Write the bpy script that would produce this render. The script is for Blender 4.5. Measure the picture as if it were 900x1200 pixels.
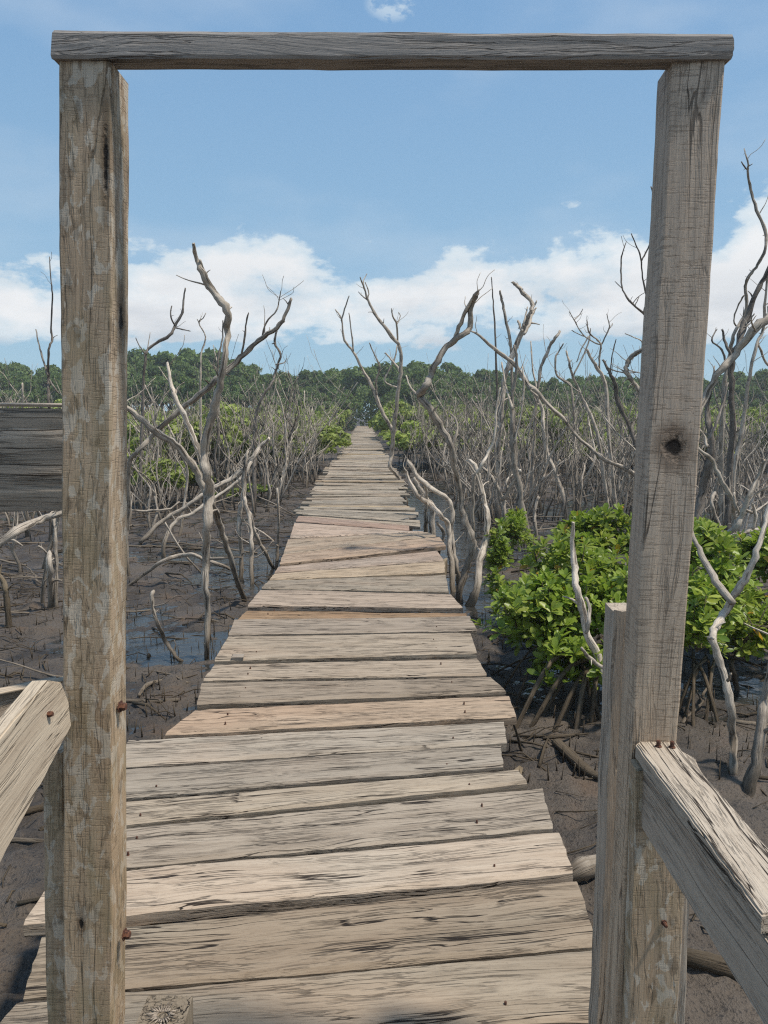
import bpy, math, random
import numpy as np
from mathutils import Vector, Matrix

# ------------------------------------------------------------------ scene, camera, world, sun
SC = bpy.context.scene
for o in list(bpy.data.objects): bpy.data.objects.remove(o)
W0, H0, FPX = 900, 1200, 901.0
HORIZON = 482.0
PITCH = math.atan((600-HORIZON)/FPX)
CAMH = 1.5                      # eye above the boardwalk (deck top is z = 0)
MUD = -0.60
cam = bpy.data.cameras.new('camera')
cam.sensor_fit = 'VERTICAL'; cam.sensor_height = 36; cam.lens = FPX/H0*36
cam.clip_start = 0.02; cam.clip_end = 5000
camo = bpy.data.objects.new('camera', cam); SC.collection.objects.link(camo)
camo.location = (0, 0, CAMH); camo.rotation_euler = (math.pi/2-PITCH, 0, 0)
SC.camera = camo
SC.view_settings.view_transform = 'Standard'; SC.view_settings.look = 'None'
SC.view_settings.gamma = 1; SC.view_settings.use_curve_mapping = False
SC.view_settings.exposure = 0.60
SC.render.resolution_x = 768; SC.render.resolution_y = 1024
SC.cycles.max_bounces = 5; SC.cycles.use_denoising = False; SC.cycles.sample_clamp_indirect = 2.0; SC.cycles.sample_clamp_direct = 6.0; SC.cycles.filter_width = 1.2

SUN_EL, SUN_AZ = 64.0, 103.0     # degrees; azimuth from +Y (ahead) towards +X (right)
W = bpy.data.worlds.new('World'); SC.world = W; W.use_nodes = True

class NT:
    """tiny helper for writing node trees"""
    def __init__(s, tree): s.t = tree; s.n = tree.nodes; s.l = tree.links
    def new(s, kind, **kw):
        n = s.n.new(kind)
        for k, v in kw.items(): setattr(n, k, v)
        return n
    def put(s, sock, v):
        if isinstance(v, bpy.types.NodeSocket): s.l.new(v, sock)
        elif v is not None: sock.default_value = v
    def math(s, op, a, b=None, c=None, clamp=False):
        n = s.new('ShaderNodeMath', operation=op, use_clamp=clamp)
        s.put(n.inputs[0], a); s.put(n.inputs[1], b); s.put(n.inputs[2], c)
        return n.outputs[0]
    def vmath(s, op, a, b=None, out=0):
        n = s.new('ShaderNodeVectorMath', operation=op)
        s.put(n.inputs[0], a); s.put(n.inputs[1], b)
        return n.outputs[out]
    def mix(s, f, a, b, blend='MIX'):
        n = s.new('ShaderNodeMix', data_type='RGBA', blend_type=blend)
        s.put(n.inputs[0], f); s.put(n.inputs[6], a); s.put(n.inputs[7], b)
        return n.outputs[2]
    def noise(s, vec, scale=5, detail=4, rough=.55, dist=0, lac=2.0):
        n = s.new('ShaderNodeTexNoise')
        s.put(n.inputs['Vector'], vec); n.inputs['Scale'].default_value = scale
        n.inputs['Detail'].default_value = detail; n.inputs['Roughness'].default_value = rough
        n.inputs['Distortion'].default_value = dist; n.inputs['Lacunarity'].default_value = lac
        return n.outputs[0]
    def ramp(s, f, lo, hi, a=0.0, b=1.0, smooth=True):
        n = s.new('ShaderNodeMapRange', interpolation_type='SMOOTHSTEP' if smooth else 'LINEAR')
        s.put(n.inputs[0], f); s.put(n.inputs[1], lo); s.put(n.inputs[2], hi); s.put(n.inputs[3], a); s.put(n.inputs[4], b)
        return n.outputs[0]
    def scale(s, vec, sx, sy, sz):
        return s.vmath('MULTIPLY', vec, (sx, sy, sz))
    def xyz(s, vec):
        n = s.new('ShaderNodeSeparateXYZ'); s.put(n.inputs[0], vec); return n.outputs
    def comb(s, x, y, z):
        n = s.new('ShaderNodeCombineXYZ')
        s.put(n.inputs[0], x); s.put(n.inputs[1], y); s.put(n.inputs[2], z); return n.outputs[0]

def build_world():
    t = NT(W.node_tree)
    for n in list(t.n): t.n.remove(n)
    sky = t.new('ShaderNodeTexSky', sky_type='NISHITA')
    sky.sun_disc = False; sky.sun_elevation = math.radians(SUN_EL); sky.sun_rotation = math.radians(SUN_AZ)
    sky.air_density = 1.0; sky.dust_density = 0.6; sky.ozone_density = 1.6; sky.altitude = 0
    d = t.new('ShaderNodeTexCoord').outputs['Generated']
    x, y, z = t.xyz(d)
    az = t.math('ARCTAN2', x, y)                       # radians, right positive
    el = t.math('ARCSINE', z)
    R = math.radians
    # sky colour: nishita a little desaturated and lifted as humid tropical air
    hz = t.ramp(el, R(-2), R(34), 1.0, 0.0, False)
    humid = t.mix(hz, (1.12, 2.30, 4.15, 1), (2.35, 3.80, 4.85, 1))
    base = t.mix(0.85, sky.outputs[0], humid)
    thin = t.noise(t.comb(t.math('MULTIPLY', az, 2.2), t.math('MULTIPLY', el, 5.0), 3.0), 1.6, 4, .55)
    base = t.mix(t.ramp(thin, .45, .8, 0, .30), base, (4.6, 5.1, 5.6, 1))
    # cumulus bank low over the horizon
    p = t.comb(t.math('MULTIPLY', az, 1.0), t.math('MULTIPLY', el, 1.9), 7.3)
    n1 = t.noise(p, 8.0, 10, .58, .1)
    n2 = t.noise(t.comb(az, t.math('MULTIPLY', el, 2.6), 1.7), 2.6, 3, .5)
    topel = t.math('ADD', R(11.1), t.math('MULTIPLY', t.math('SUBTRACT', n2, .5), R(6)))
    up = t.ramp(t.math('SUBTRACT', el, topel), R(-3.4), R(2.6), 1.0, 0.0)
    low = t.ramp(el, R(3.2), R(7.0), 0.0, 1.0)
    bank = t.math('MULTIPLY', up, low)
    # denser to the right, wispy to the left
    dens = t.ramp(az, R(-40), R(2), .40, .60)
    behind = t.ramp(t.math('ABSOLUTE', az), R(60), R(130))  # bank thickened behind the viewer to brighten camera-facing wood
    dens = t.math('ADD', dens, t.math('MULTIPLY', behind, .12))
    # extra towers at the right; clouds added out of view to raise fill light
    def blob(azd, eld, ra, re, amp):
        a = t.math('DIVIDE', t.math('SUBTRACT', az, R(azd)), R(ra)); e = t.math('DIVIDE', t.math('SUBTRACT', el, R(eld)), R(re))
        q = t.math('ADD', t.math('MULTIPLY', a, a), t.math('MULTIPLY', e, e))
        return t.math('MULTIPLY', t.ramp(q, 0, 1.0, 1.0, 0.0), amp)
    tot = t.math('MULTIPLY', bank, dens)
    for b in [(27, 13.0, 5.5, 4.5, .42), (-7.7, 26.6, 3.2, 1.6, .13), (0.6, 26.0, 3.0, 1.5, .13), (25.3, 22.0, 1.2, 1.2, .12), (-19, 11.6, 6, 1.6, .10),
              (13.0, 14.0, 1.2, .6, .16), (8.5, 12.8, 1.2, .6, .14), (165, 30, 40, 16, .42), (-150, 42, 34, 18, .42), (110, 24, 26, 9, .36), (-100, 22, 24, 8, .36)]:
        tot = t.math('ADD', tot, blob(*b))
    n1 = t.math('ADD', t.math('MULTIPLY', t.math('SUBTRACT', n1, .5), 1.55), .5)
    v = t.math('ADD', t.math('MINIMUM', n1, .70), tot)
    mask = t.ramp(v, .76, .885, 0.0, 1.0)
    core = t.ramp(v, .84, 1.10, 0.0, 1.0)
    sh = t.noise(t.comb(az, t.math('MULTIPLY', el, 3.4), 9.1), 6.0, 5, .55)
    shade = t.math('MULTIPLY', t.ramp(sh, .38, .70), t.ramp(el, R(4.5), R(11.5), 1.0, 0.1))
    ccol = t.mix(core, (4.5, 5.2, 5.7, 1), (5.9, 6.0, 6.1, 1))
    ccol = t.mix(t.math('MULTIPLY', shade, .7), ccol, (3.3, 3.65, 4.1, 1))
    col = t.mix(mask, base, ccol)
    bg = t.new('ShaderNodeBackground'); t.put(bg.inputs[0], col); bg.inputs[1].default_value = 0.1
    out = t.new('ShaderNodeOutputWorld'); t.l.new(bg.outputs[0], out.inputs[0])
build_world()

sl = bpy.data.lights.new('sun', 'SUN'); sl.energy = 2.9; sl.angle = math.radians(5); sl.color = (1, .94, .84)
so = bpy.data.objects.new('sun', sl); SC.collection.objects.link(so)
e, a = math.radians(SUN_EL), math.radians(SUN_AZ)
sdir = Vector((math.cos(e)*math.sin(a), math.cos(e)*math.cos(a), math.sin(e)))
so.rotation_euler = sdir.to_track_quat('Z', 'Y').to_euler(); so.location = (8, 4, 12)

# ------------------------------------------------------------------ helpers
RND = random.Random(11)
NPR = np.random.RandomState(5)
FW = Vector((0, math.cos(PITCH), -math.sin(PITCH))); UP = Vector((0, math.sin(PITCH), math.cos(PITCH)))
EYE = Vector((0, 0, CAMH))
def ray(px, py): return FW + Vector(((px-450)/FPX, 0, 0)) + UP*((600-py)/FPX)
def atY(px, py, Y):
    r = ray(px, py); return EYE + r*(Y/r.y)
def atZ(px, py, z):
    r = ray(px, py); return EYE + r*((z-CAMH)/r.z)
def pxm(px, py, Y): return (Y/ray(px, py).y)/FPX        # metres per pixel at that point

def link(o, parent=None):
    SC.collection.objects.link(o)
    if parent: o.parent = parent
    return o
def tag(o, label=None, cat=None, group=None, kind=None):
    if label: o['label'] = label
    if cat: o['category'] = cat
    if group: o['group'] = group
    if kind: o['kind'] = kind
    return o
def empty(name, loc=(0, 0, 0), label=None, cat=None, group=None):
    o = bpy.data.objects.new(name, None); o.empty_display_size = .1; o.location = loc
    link(o); return tag(o, label, cat, group)
def mesh_obj(name, me, mat=None, parent=None):
    o = bpy.data.objects.new(name, me)
    if mat and not me.materials: me.materials.append(mat)
    link(o, parent)
    return o

class MB:
    """collects vertices, faces and UVs for one mesh"""
    def __init__(s): s.v = []; s.f = []; s.uv = []; s.mi = []; s.n = 0
    def add(s, v, f, uv=None, mi=0):
        b = s.n
        s.v.extend([tuple(p) for p in v]); s.n += len(v)
        for k, q in enumerate(f):
            s.f.append(tuple(i+b for i in q))
            s.uv.append(uv[k] if uv else [(0, 0)]*len(q)); s.mi.append(mi)
    def mesh(s, name, mats=(), smooth=True):
        me = bpy.data.meshes.new(name); me.from_pydata(s.v, [], s.f)
        ul = me.uv_layers.new(name='UVMap')
        flat = [c for f in s.uv for p in f for c in p]
        ul.data.foreach_set('uv', flat)
        for m in mats: me.materials.append(m)
        if len(mats) > 1: me.polygons.foreach_set('material_index', s.mi)
        if smooth: me.polygons.foreach_set('use_smooth', [True]*len(s.f))
        me.update(); return me

def pnoise(x, seed=0):
    """smooth 1D value noise, vectorised"""
    x = np.asarray(x, float); i = np.floor(x).astype(int); f = x-i; f = f*f*(3-2*f)
    def h(k): 
        q = np.sin((k+seed*57.13)*127.1)*43758.5453; return q-np.floor(q)
    return (h(i)*(1-f)+h(i+1)*f)*2-1
def vnoise2(x, y, seed=0):
    ix = np.floor(x).astype(np.int64); iy = np.floor(y).astype(np.int64); fx = x-ix; fy = y-iy
    fx = fx*fx*fx*(fx*(fx*6-15)+10); fy = fy*fy*fy*(fy*(fy*6-15)+10)
    def h(a, b):
        n = (a*374761393 + b*668265263 + seed*974711) & 0x7fffffff
        n = ((n ^ (n >> 13))*1274126177) & 0x7fffffff
        return ((n ^ (n >> 16)) & 0xffff)/65535.0
    return ((h(ix, iy)*(1-fx)+h(ix+1, iy)*fx)*(1-fy)+(h(ix, iy+1)*(1-fx)+h(ix+1, iy+1)*fx)*fy)*2-1
def fbm2(x, y, oct=4, seed=0):
    s = 0; a = 1; t = 0
    for k in range(oct):
        s = s+a*vnoise2(x*2**k+k*13.7, y*2**k-k*7.1, seed+k); t += a; a *= .5
    return s/t

def catmull(P, sub):
    """P: list of (Vector, radius) -> resampled"""
    out = []; n = len(P)
    for i in range(n-1):
        p0 = P[max(i-1, 0)]; p1 = P[i]; p2 = P[i+1]; p3 = P[min(i+2, n-1)]
        for k in range(sub):
            t = k/sub
            c = .5*((2*p1[0])+(p2[0]-p0[0])*t+(2*p0[0]-5*p1[0]+4*p2[0]-p3[0])*t*t+(3*p1[0]-p0[0]-3*p2[0]+p3[0])*t*t*t)
            out.append((c, p1[1]*(1-t)+p2[1]*t))
    out.append(P[-1]); return out

def tube(mb, P, sides=8, rough=.12, seed=0, jag=True, flat=1.0):
    """irregular tapering limb along P = [(Vector, radius)]"""
    n = len(P); rn = random.Random(seed)
    T = []
    for i in range(n):
        d = P[min(i+1, n-1)][0]-P[max(i-1, 0)][0]
        T.append(d.normalized() if d.length > 1e-9 else Vector((0, 0, 1)))
    ref = Vector((1, 0, 0)) if abs(T[0].x) < .8 else Vector((0, 1, 0))
    N = T[0].cross(ref).normalized()
    v = []; L = 0; lens = []
    ph = [rn.uniform(0, 6.28) for _ in range(3)]
    for i, (c, r) in enumerate(P):
        if i: L += (c-P[i-1][0]).length
        lens.append(L)
        N = (N-T[i]*N.dot(T[i])).normalized(); B = T[i].cross(N)
        for k in range(sides):
            a = 2*math.pi*k/sides
            rr = r*(1+rough*(math.sin(2*a+ph[0]+L*1.7)*.8+math.sin(3*a+ph[1]-L*3.1)*.6)+rough*rn.uniform(-.5, .5))
            p = c+N*(math.cos(a)*rr)+B*(math.sin(a)*rr*flat)
            if jag and i == n-1: p = p+T[i]*(r*rn.uniform(-.5, 1.6))
            v.append(p)
    f = []; uv = []; per = max(P[0][1], .004)*6.28
    for i in range(n-1):
        for k in range(sides):
            k2 = (k+1) % sides
            f.append((i*sides+k, i*sides+k2, (i+1)*sides+k2, (i+1)*sides+k))
            uv.append([(k/sides*per, lens[i]), ((k+1)/sides*per, lens[i]), ((k+1)/sides*per, lens[i+1]), (k/sides*per, lens[i+1])])
    f.append(tuple((n-1)*sides+k for k in range(sides))); uv.append([(0, L)]*sides)
    f.append(tuple(sides-1-k for k in range(sides))); uv.append([(0, 0)]*sides)
    mb.add(v, f, uv)

def set_origin(me, loc):
    n = len(me.vertices); co = np.empty(n*3); me.vertices.foreach_get('co', co)
    co = co.reshape(-1, 3)-np.array(loc); me.vertices.foreach_set('co', co.ravel()); me.update()

# ------------------------------------------------------------------ materials
def principled(name):
    m = bpy.data.materials.new(name); m.use_nodes = True
    t = NT(m.node_tree); b = t.n['Principled BSDF']
    return m, t, b

def wood(name, dark, mid, light, warm, cracks=.5, saw=0.0, lichen=0.0, algae=0.0, knots=(), bumps=1.0, warmth=.5, grain_axis='X', crackw=.012, gscale=1.0, pale=.5, topgrey=0.0, streak=.6, vary=0.0):
    m, t, b = principled(name)
    obj = t.new('ShaderNodeTexCoord').outputs['Object']
    rnd = t.new('ShaderNodeObjectInfo').outputs['Random']
    off = t.comb(t.math('MULTIPLY', rnd, 31.0), t.math('MULTIPLY', rnd, 17.0), t.math('MULTIPLY', rnd, 11.0))
    p0 = t.vmath('ADD', obj, off)
    wn = t.new('ShaderNodeTexNoise'); t.put(wn.inputs['Vector'], t.scale(p0, 1.6, 4, 4)); wn.inputs['Scale'].default_value = 1.0; wn.inputs['Detail'].default_value = 2
    warp = t.scale(t.vmath('SUBTRACT', wn.outputs['Color'], (.5, .5, .5)), 0, .075, .075)
    p = t.vmath('ADD', p0, warp)
    g1 = t.noise(t.scale(p, 1.3*gscale, 26*gscale, 26*gscale), 1, 5, .62)
    g2 = t.noise(t.scale(p, 6*gscale, 190*gscale, 190*gscale), 1, 4, .72)
    speck = t.noise(t.scale(p0, 90, 260, 260), 1, 2, .7)
    blot = t.noise(t.scale(p0, 1.4, 5, 5), 1, 4, .6)
    tint = t.noise(t.scale(p0, .9, 2.2, 2.2), 1.3, 2, .5)
    col = t.mix(t.ramp(g1, .30, .70, .1, .9), mid, light)
    col = t.mix(t.math('MULTIPLY', t.ramp(blot, .42, .68), pale), col, light)
    col = t.mix(t.math('MULTIPLY', t.ramp(g2, .47, .66), streak), col, dark)
    col = t.mix(t.math('MULTIPLY', t.ramp(g2, .30, .48, 1.0, 0.0), .30), col, light)
    col = t.mix(t.math('MULTIPLY', t.ramp(speck, .60, .70), .35), col, dark)
    wf = t.math('MULTIPLY', t.ramp(t.math('ADD', tint, t.math('MULTIPLY', t.math('SUBTRACT', rnd, .5), .34)), .45, .68), warmth)
    col = t.mix(wf, col, t.mix(.45, warm, col))
    # cracks along the grain
    cn = t.noise(t.scale(p, .62*gscale, 20*gscale, 20*gscale), 1, 4, .5, .0)
    cm = t.noise(t.scale(p0, 2.1, 7, 7), 1, 2, .5)
    line = t.ramp(t.math('ABSOLUTE', t.math('SUBTRACT', cn, .5)), crackw*.25, crackw, 1.0, 0.0)
    crack = t.math('MULTIPLY', line, t.ramp(cm, .50-.12*cracks, .60-.06*cracks))
    cn2 = t.noise(t.scale(p, 2.6*gscale, 60*gscale, 60*gscale), 1, 3, .6, .0)
    line2 = t.math('MULTIPLY', t.ramp(t.math('ABSOLUTE', t.math('SUBTRACT', cn2, .5)), .004, .035, 1.0, 0.0), t.ramp(t.noise(t.scale(p0, 3, 11, 11), 1.3, 2), .40, .58))
    crk = t.math('MAXIMUM', crack, t.math('MULTIPLY', line2, .45))
    deep = (dark[0]*.28, dark[1]*.25, dark[2]*.24, 1)
    col = t.mix(t.math('MULTIPLY', crk, .55+.35*cracks), col, deep)
    x, y, z = t.xyz(obj)
    height = t.math('ADD', t.math('MULTIPLY', g1, .5), t.math('MULTIPLY', g2, .35))
    height = t.math('SUBTRACT', height, t.math('MULTIPLY', crk, 1.3))
    if saw:
        sw = t.noise(t.scale(p0, 260, 20.0, 20.0), 1, 3, .7)
        sm = t.math('MULTIPLY', t.ramp(sw, .53, .62), t.ramp(t.noise(t.scale(p0, 3, 9, 9), 1, 3), .34, .60))
        col = t.mix(t.math('MULTIPLY', sm, .6*saw), col, deep)
        height = t.math('SUBTRACT', height, t.math('MULTIPLY', sm, .6*saw))
    if lichen:
        ln = t.noise(t.scale(p0, 21, 40, 40), 1.0, 4, .5, .6)
        lf = t.math('MULTIPLY', t.ramp(ln, .54, .57), t.ramp(x, -1.4, .7, .15, 1.0))
        col = t.mix(t.math('MULTIPLY', lf, lichen), col, (.68, .58, .45, 1))
        dn = t.noise(t.scale(p0, 12, 30, 30), 1.6, 4, .6, .4)
        col = t.mix(t.math('MULTIPLY', t.ramp(dn, .55, .66), .5), col, dark)
    if algae:
        an = t.noise(t.scale(p0, 4, 12, 12), 1.3, 4, .6)
        af = t.math('MULTIPLY', t.ramp(an, .44, .66), algae)
        col = t.mix(af, col, (.27, .22, .10, 1))
    if topgrey:
        tg = t.math('MULTIPLY', t.ramp(t.math('ADD', x, t.math('MULTIPLY', t.math('SUBTRACT', blot, .5), .6)), -.1, 1.15), topgrey)
        g_ = t.new('ShaderNodeHueSaturation'); t.put(g_.inputs['Color'], col); g_.inputs['Saturation'].default_value = .25; g_.inputs['Value'].default_value = .72
        col = t.mix(tg, col, g_.outputs[0])
    for (kx, ky, kz, kr, ke) in knots:
        q = t.scale(t.vmath('SUBTRACT', obj, (kx, ky, kz)), .8/kr/ke, 1/kr, .3/kr)
        q = t.vmath('ADD', q, t.scale(t.vmath('SUBTRACT', wn.outputs['Color'], (.5, .5, .5)), 1.4, 1.4, 0))
        dq = t.vmath('LENGTH', q, None, out=1)
        dq = t.math('ADD', dq, t.math('MULTIPLY', t.math('SUBTRACT', t.noise(t.scale(obj, 60, 60, 60), 1, 4), .5), 1.1))
        ring = t.math('SINE', t.math('MULTIPLY', dq, 14))
        col = t.mix(t.ramp(dq, .9, 1.9, .55, 0.0), col, (dark[0]*.8, dark[1]*.65, dark[2]*.55, 1))
        col = t.mix(t.ramp(dq, .35, .75, .95, 0.0), col, (.012, .009, .008, 1))
        height = t.math('SUBTRACT', height, t.ramp(dq, .2, .9, 3.0, 0.0))
    hs = t.new('ShaderNodeHueSaturation'); t.put(hs.inputs['Color'], col)
    t.put(hs.inputs['Value'], t.math('ADD', .86, t.math('MULTIPLY', t.math('FRACT', t.math('MULTIPLY', rnd, 7.31)), .28)))
    t.put(b.inputs['Base Color'], hs.outputs[0])
    if vary:
        t.put(hs.inputs['Value'], t.math('ADD', .86, t.math('MULTIPLY', t.math('FRACT', t.math('MULTIPLY', rnd, 7.31)), .28)))
        tint_ = t.new('ShaderNodeObjectInfo').outputs['Color']; t.put(hs.inputs['Color'], t.mix(1.0, col, tint_, 'MULTIPLY'))
        t.put(hs.inputs['Saturation'], t.math('ADD', .76, t.math('MULTIPLY', t.math('FRACT', t.math('MULTIPLY', rnd, 23.7)), .16)))
    b.inputs['Roughness'].default_value = .88
    b.inputs['Specular IOR Level'].default_value = .25
    bp = t.new('ShaderNodeBump'); bp.inputs['Strength'].default_value = .75*bumps; bp.inputs['Distance'].default_value = .006
    t.put(bp.inputs['Height'], height); t.l.new(bp.outputs[0], b.inputs['Normal'])
    return m

C4 = lambda r, g, b_: (r, g, b_, 1)
M_PLANK = wood('deck_wood', C4(.075, .052, .036), C4(.282, .218, .152), C4(.41, .335, .248), C4(.46, .275, .150), cracks=1.25, bumps=1.2, warmth=.35, crackw=.013, streak=.36, vary=1.0)
M_PLANK_FAR = M_PLANK
M_PALE = wood('pale_weathered_wood', C4(.15, .108, .075), C4(.42, .33, .24), C4(.58, .48, .36), C4(.46, .33, .22), cracks=.8, bumps=.9, warmth=.35, crackw=.010, streak=.28)
M_RAILTOP = wood('split_rail_wood', C4(.10, .072, .05), C4(.44, .35, .26), C4(.58, .49, .385), C4(.45, .32, .22), cracks=1.2, bumps=1.0, warmth=.3, crackw=.017, gscale=1.8, streak=.22, pale=.4)
M_POST_LEFT = wood('lichen_post_wood', C4(.125, .084, .050), C4(.46, .32, .20), C4(.60, .445, .29), C4(.56, .375, .20), cracks=.1, saw=.45, lichen=.75, algae=.3, warmth=.4, topgrey=.15, streak=.25, bumps=.8, knots=((1.30, -.037, 0, .0065, 11.0), (1.02, -.046, -.055, .006, 7.0), (-.2, .012, 0, .006, 2.5)))
M_POST_RIGHT = wood('sawn_post_wood', C4(.12, .080, .052), C4(.50, .355, .235), C4(.62, .47, .325), C4(.58, .385, .23), cracks=.6, saw=.55, warmth=.45, knots=((.775, .0, 0, .027, 1.0),), topgrey=.38, streak=.28, bumps=.8)
M_LINTEL = wood('grey_lintel_wood', C4(.075, .07, .068), C4(.23, .205, .182), C4(.32, .29, .262), C4(.22, .18, .15), cracks=.8, warmth=.2, streak=.28, crackw=.009)
M_GREY = wood('grey_board_wood', C4(.12, .096, .075), C4(.43, .34, .26), C4(.57, .475, .37), C4(.42, .31, .21), cracks=.4, warmth=.35, streak=.28)
M_DARKBOARD = wood('dark_rotten_board_wood', C4(.035, .028, .022), C4(.26, .205, .155), C4(.43, .36, .285), C4(.16, .12, .09), cracks=.5, warmth=.3, bumps=1.3, crackw=.012, pale=.55, gscale=.9, streak=.55)

def deadwood(name, dark, mid, light, base=(.10, .075, .05)):
    m, t, b = principled(name)
    uv = t.new('ShaderNodeTexCoord').outputs['UV']
    obj = t.new('ShaderNodeNewGeometry').outputs['Position']
    rnd = t.new('ShaderNodeObjectInfo').outputs['Random']
    u, v, _ = t.xyz(uv)
    g = t.noise(t.comb(t.math('MULTIPLY', u, 110), t.math('MULTIPLY', v, 9), rnd), 1, 4, .68, .4)
    bl = t.noise(obj, 7.0, 5, .65)
    streak = t.noise(t.comb(t.math('MULTIPLY', u, 34), t.math('MULTIPLY', v, 2.6), t.math('MULTIPLY', rnd, 9)), 1, 4, .6, .3)
    col = t.mix(t.ramp(g, .35, .65), mid, light)
    col = t.mix(t.math('MULTIPLY', t.ramp(bl, .46, .66), .55), col, dark)
    col = t.mix(t.ramp(streak, .56, .64, 0, .75), col, (dark[0]*.5, dark[1]*.48, dark[2]*.46, 1))
    x, y, z = t.xyz(obj)
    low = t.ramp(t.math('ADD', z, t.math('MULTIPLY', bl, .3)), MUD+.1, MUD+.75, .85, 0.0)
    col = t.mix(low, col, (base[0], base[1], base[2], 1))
    hs = t.new('ShaderNodeHueSaturation'); t.put(hs.inputs['Color'], col)
    t.put(hs.inputs['Value'], t.math('ADD', .66, t.math('MULTIPLY', rnd, .6)))
    t.put(b.inputs['Base Color'], hs.outputs[0]); b.inputs['Roughness'].default_value = .9
    b.inputs['Specular IOR Level'].default_value = .2
    bp = t.new('ShaderNodeBump'); bp.inputs['Strength'].default_value = .8; bp.inputs['Distance'].default_value = .012
    t.put(bp.inputs['Height'], t.math('SUBTRACT', g, t.ramp(streak, .56, .64, 0, .8))); t.l.new(bp.outputs[0], b.inputs['Normal'])
    return m
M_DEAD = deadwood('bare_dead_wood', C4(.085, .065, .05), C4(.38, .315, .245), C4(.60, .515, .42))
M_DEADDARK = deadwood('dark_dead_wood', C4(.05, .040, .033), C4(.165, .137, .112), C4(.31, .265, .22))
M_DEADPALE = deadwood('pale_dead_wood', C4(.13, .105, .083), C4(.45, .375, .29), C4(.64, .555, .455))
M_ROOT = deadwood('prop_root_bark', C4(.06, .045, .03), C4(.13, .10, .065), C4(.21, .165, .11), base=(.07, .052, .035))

def leafmat(name, a, b_, c, trans=.25, glossy=.45, far=False):
    m, t, b = principled(name)
    rnd = t.new('ShaderNodeObjectInfo').outputs['Random']
    geo = t.new('ShaderNodeNewGeometry')
    ri = geo.outputs['Random Per Island']
    big = t.noise(geo.outputs['Position'], .35 if far else 2.5, 3, .6)
    col = t.mix(t.ramp(ri, 0, 1, 0, 1, False), a, b_)
    col = t.mix(t.ramp(big, .42, .62), col, c)
    if not far:
        col = t.mix(t.ramp(ri, .984, .988), col, (.55, .30, .02, 1))
    hs = t.new('ShaderNodeHueSaturation'); t.put(hs.inputs['Color'], col)
    t.put(hs.inputs['Value'], t.math('ADD', .8, t.math('MULTIPLY', rnd, .4)))
    t.put(b.inputs['Base Color'], hs.outputs[0]); b.inputs['Roughness'].default_value = glossy
    b.inputs['Specular IOR Level'].default_value = .4 if not far else .15
    tr = t.new('ShaderNodeBsdfTranslucent'); t.put(tr.inputs[0], t.mix(.5, hs.outputs[0], (.20, .30, .03, 1)))
    ms = t.new('ShaderNodeMixShader'); ms.inputs[0].default_value = trans
    t.l.new(b.outputs[0], ms.inputs[1]); t.l.new(tr.outputs[0], ms.inputs[2])
    t.l.new(ms.outputs[0], t.n['Material Output'].inputs[0])
    return m
M_LEAF = leafmat('mangrove_leaf', C4(.11, .19, .025), C4(.46, .50, .085), C4(.28, .37, .05), .45, .38)
M_SHRUB = leafmat('young_mangrove_leaf', C4(.17, .215, .05), C4(.40, .45, .13), C4(.31, .365, .09), .30, .6, True)
M_CROWN = leafmat('forest_leaf', C4(.055, .092, .032), C4(.18, .235, .075), C4(.115, .165, .055), .28, .7, True)
M_BARK, t, b = principled('forest_bark'); b.inputs['Base Color'].default_value = (.10, .085, .07, 1); b.inputs['Roughness'].default_value = .9

def mud_material():
    m, t, b = principled('wet_mud')
    P = t.new('ShaderNodeNewGeometry').outputs['Position']
    x, y, z = t.xyz(P)
    n1 = t.noise(P, 1.1, 5, .6); n2 = t.noise(P, 9, 6, .65); n3 = t.noise(P, 55, 4, .7)
    col = t.mix(t.ramp(n1, .38, .62), (.048, .037, .028, 1), (.108, .084, .062, 1))
    col = t.mix(t.ramp(n2, .5, .72, 0, .7), col, (.13, .098, .07, 1))
    col = t.mix(t.ramp(n3, .54, .66, 0, .85), col, (.015, .012, .010, 1))
    rust = t.noise(P, 2.2, 3, .5)
    col = t.mix(t.ramp(rust, .58, .72, 0, .5), col, (.12, .068, .034, 1))
    # water line wet and dark
    wet = t.ramp(t.math('ADD', z, t.math('MULTIPLY', n2, .03)), MUD-.02, MUD+.06, 1.0, 0.0)
    col = t.mix(t.math('MULTIPLY', wet, .45), col, (.03, .026, .024, 1))
    b.inputs['Specular IOR Level'].default_value = .5
    sheen = t.ramp(t.noise(P, 1.7, 4, .6), .46, .60)
    wet = t.math('MAXIMUM', wet, t.math('MULTIPLY', sheen, .8))
    rough = t.math('SUBTRACT', .8, t.math('MULTIPLY', wet, .36))
    rough = t.math('ADD', rough, t.math('MULTIPLY', t.math('SUBTRACT', n2, .5), .4))
    t.put(b.inputs['Base Color'], col); t.put(b.inputs['Roughness'], rough)
    bp = t.new('ShaderNodeBump'); bp.inputs['Strength'].default_value = 1.0; bp.inputs['Distance'].default_value = .05
    t.put(bp.inputs['Height'], t.math('ADD', t.math('MULTIPLY', n2, .8), t.math('MULTIPLY', n3, .35))); t.l.new(bp.outputs[0], b.inputs['Normal'])
    return m
M_MUD = mud_material()
M_WATER, t, b = principled('shallow_tidal_water')
b.inputs['Base Color'].default_value = (.035, .034, .03, 1); b.inputs['Roughness'].default_value = .14; b.inputs['IOR'].default_value = 1.33; b.inputs['Specular IOR Level'].default_value = 1.0
bp = t.new('ShaderNodeBump'); bp.inputs['Strength'].default_value = .7; bp.inputs['Distance'].default_value = .02
t.put(bp.inputs['Height'], t.noise(t.new('ShaderNodeNewGeometry').outputs['Position'], 6, 3, .6)); t.l.new(bp.outputs[0], b.inputs['Normal'])
M_RUST, t, b = principled('rusty_iron')
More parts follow.
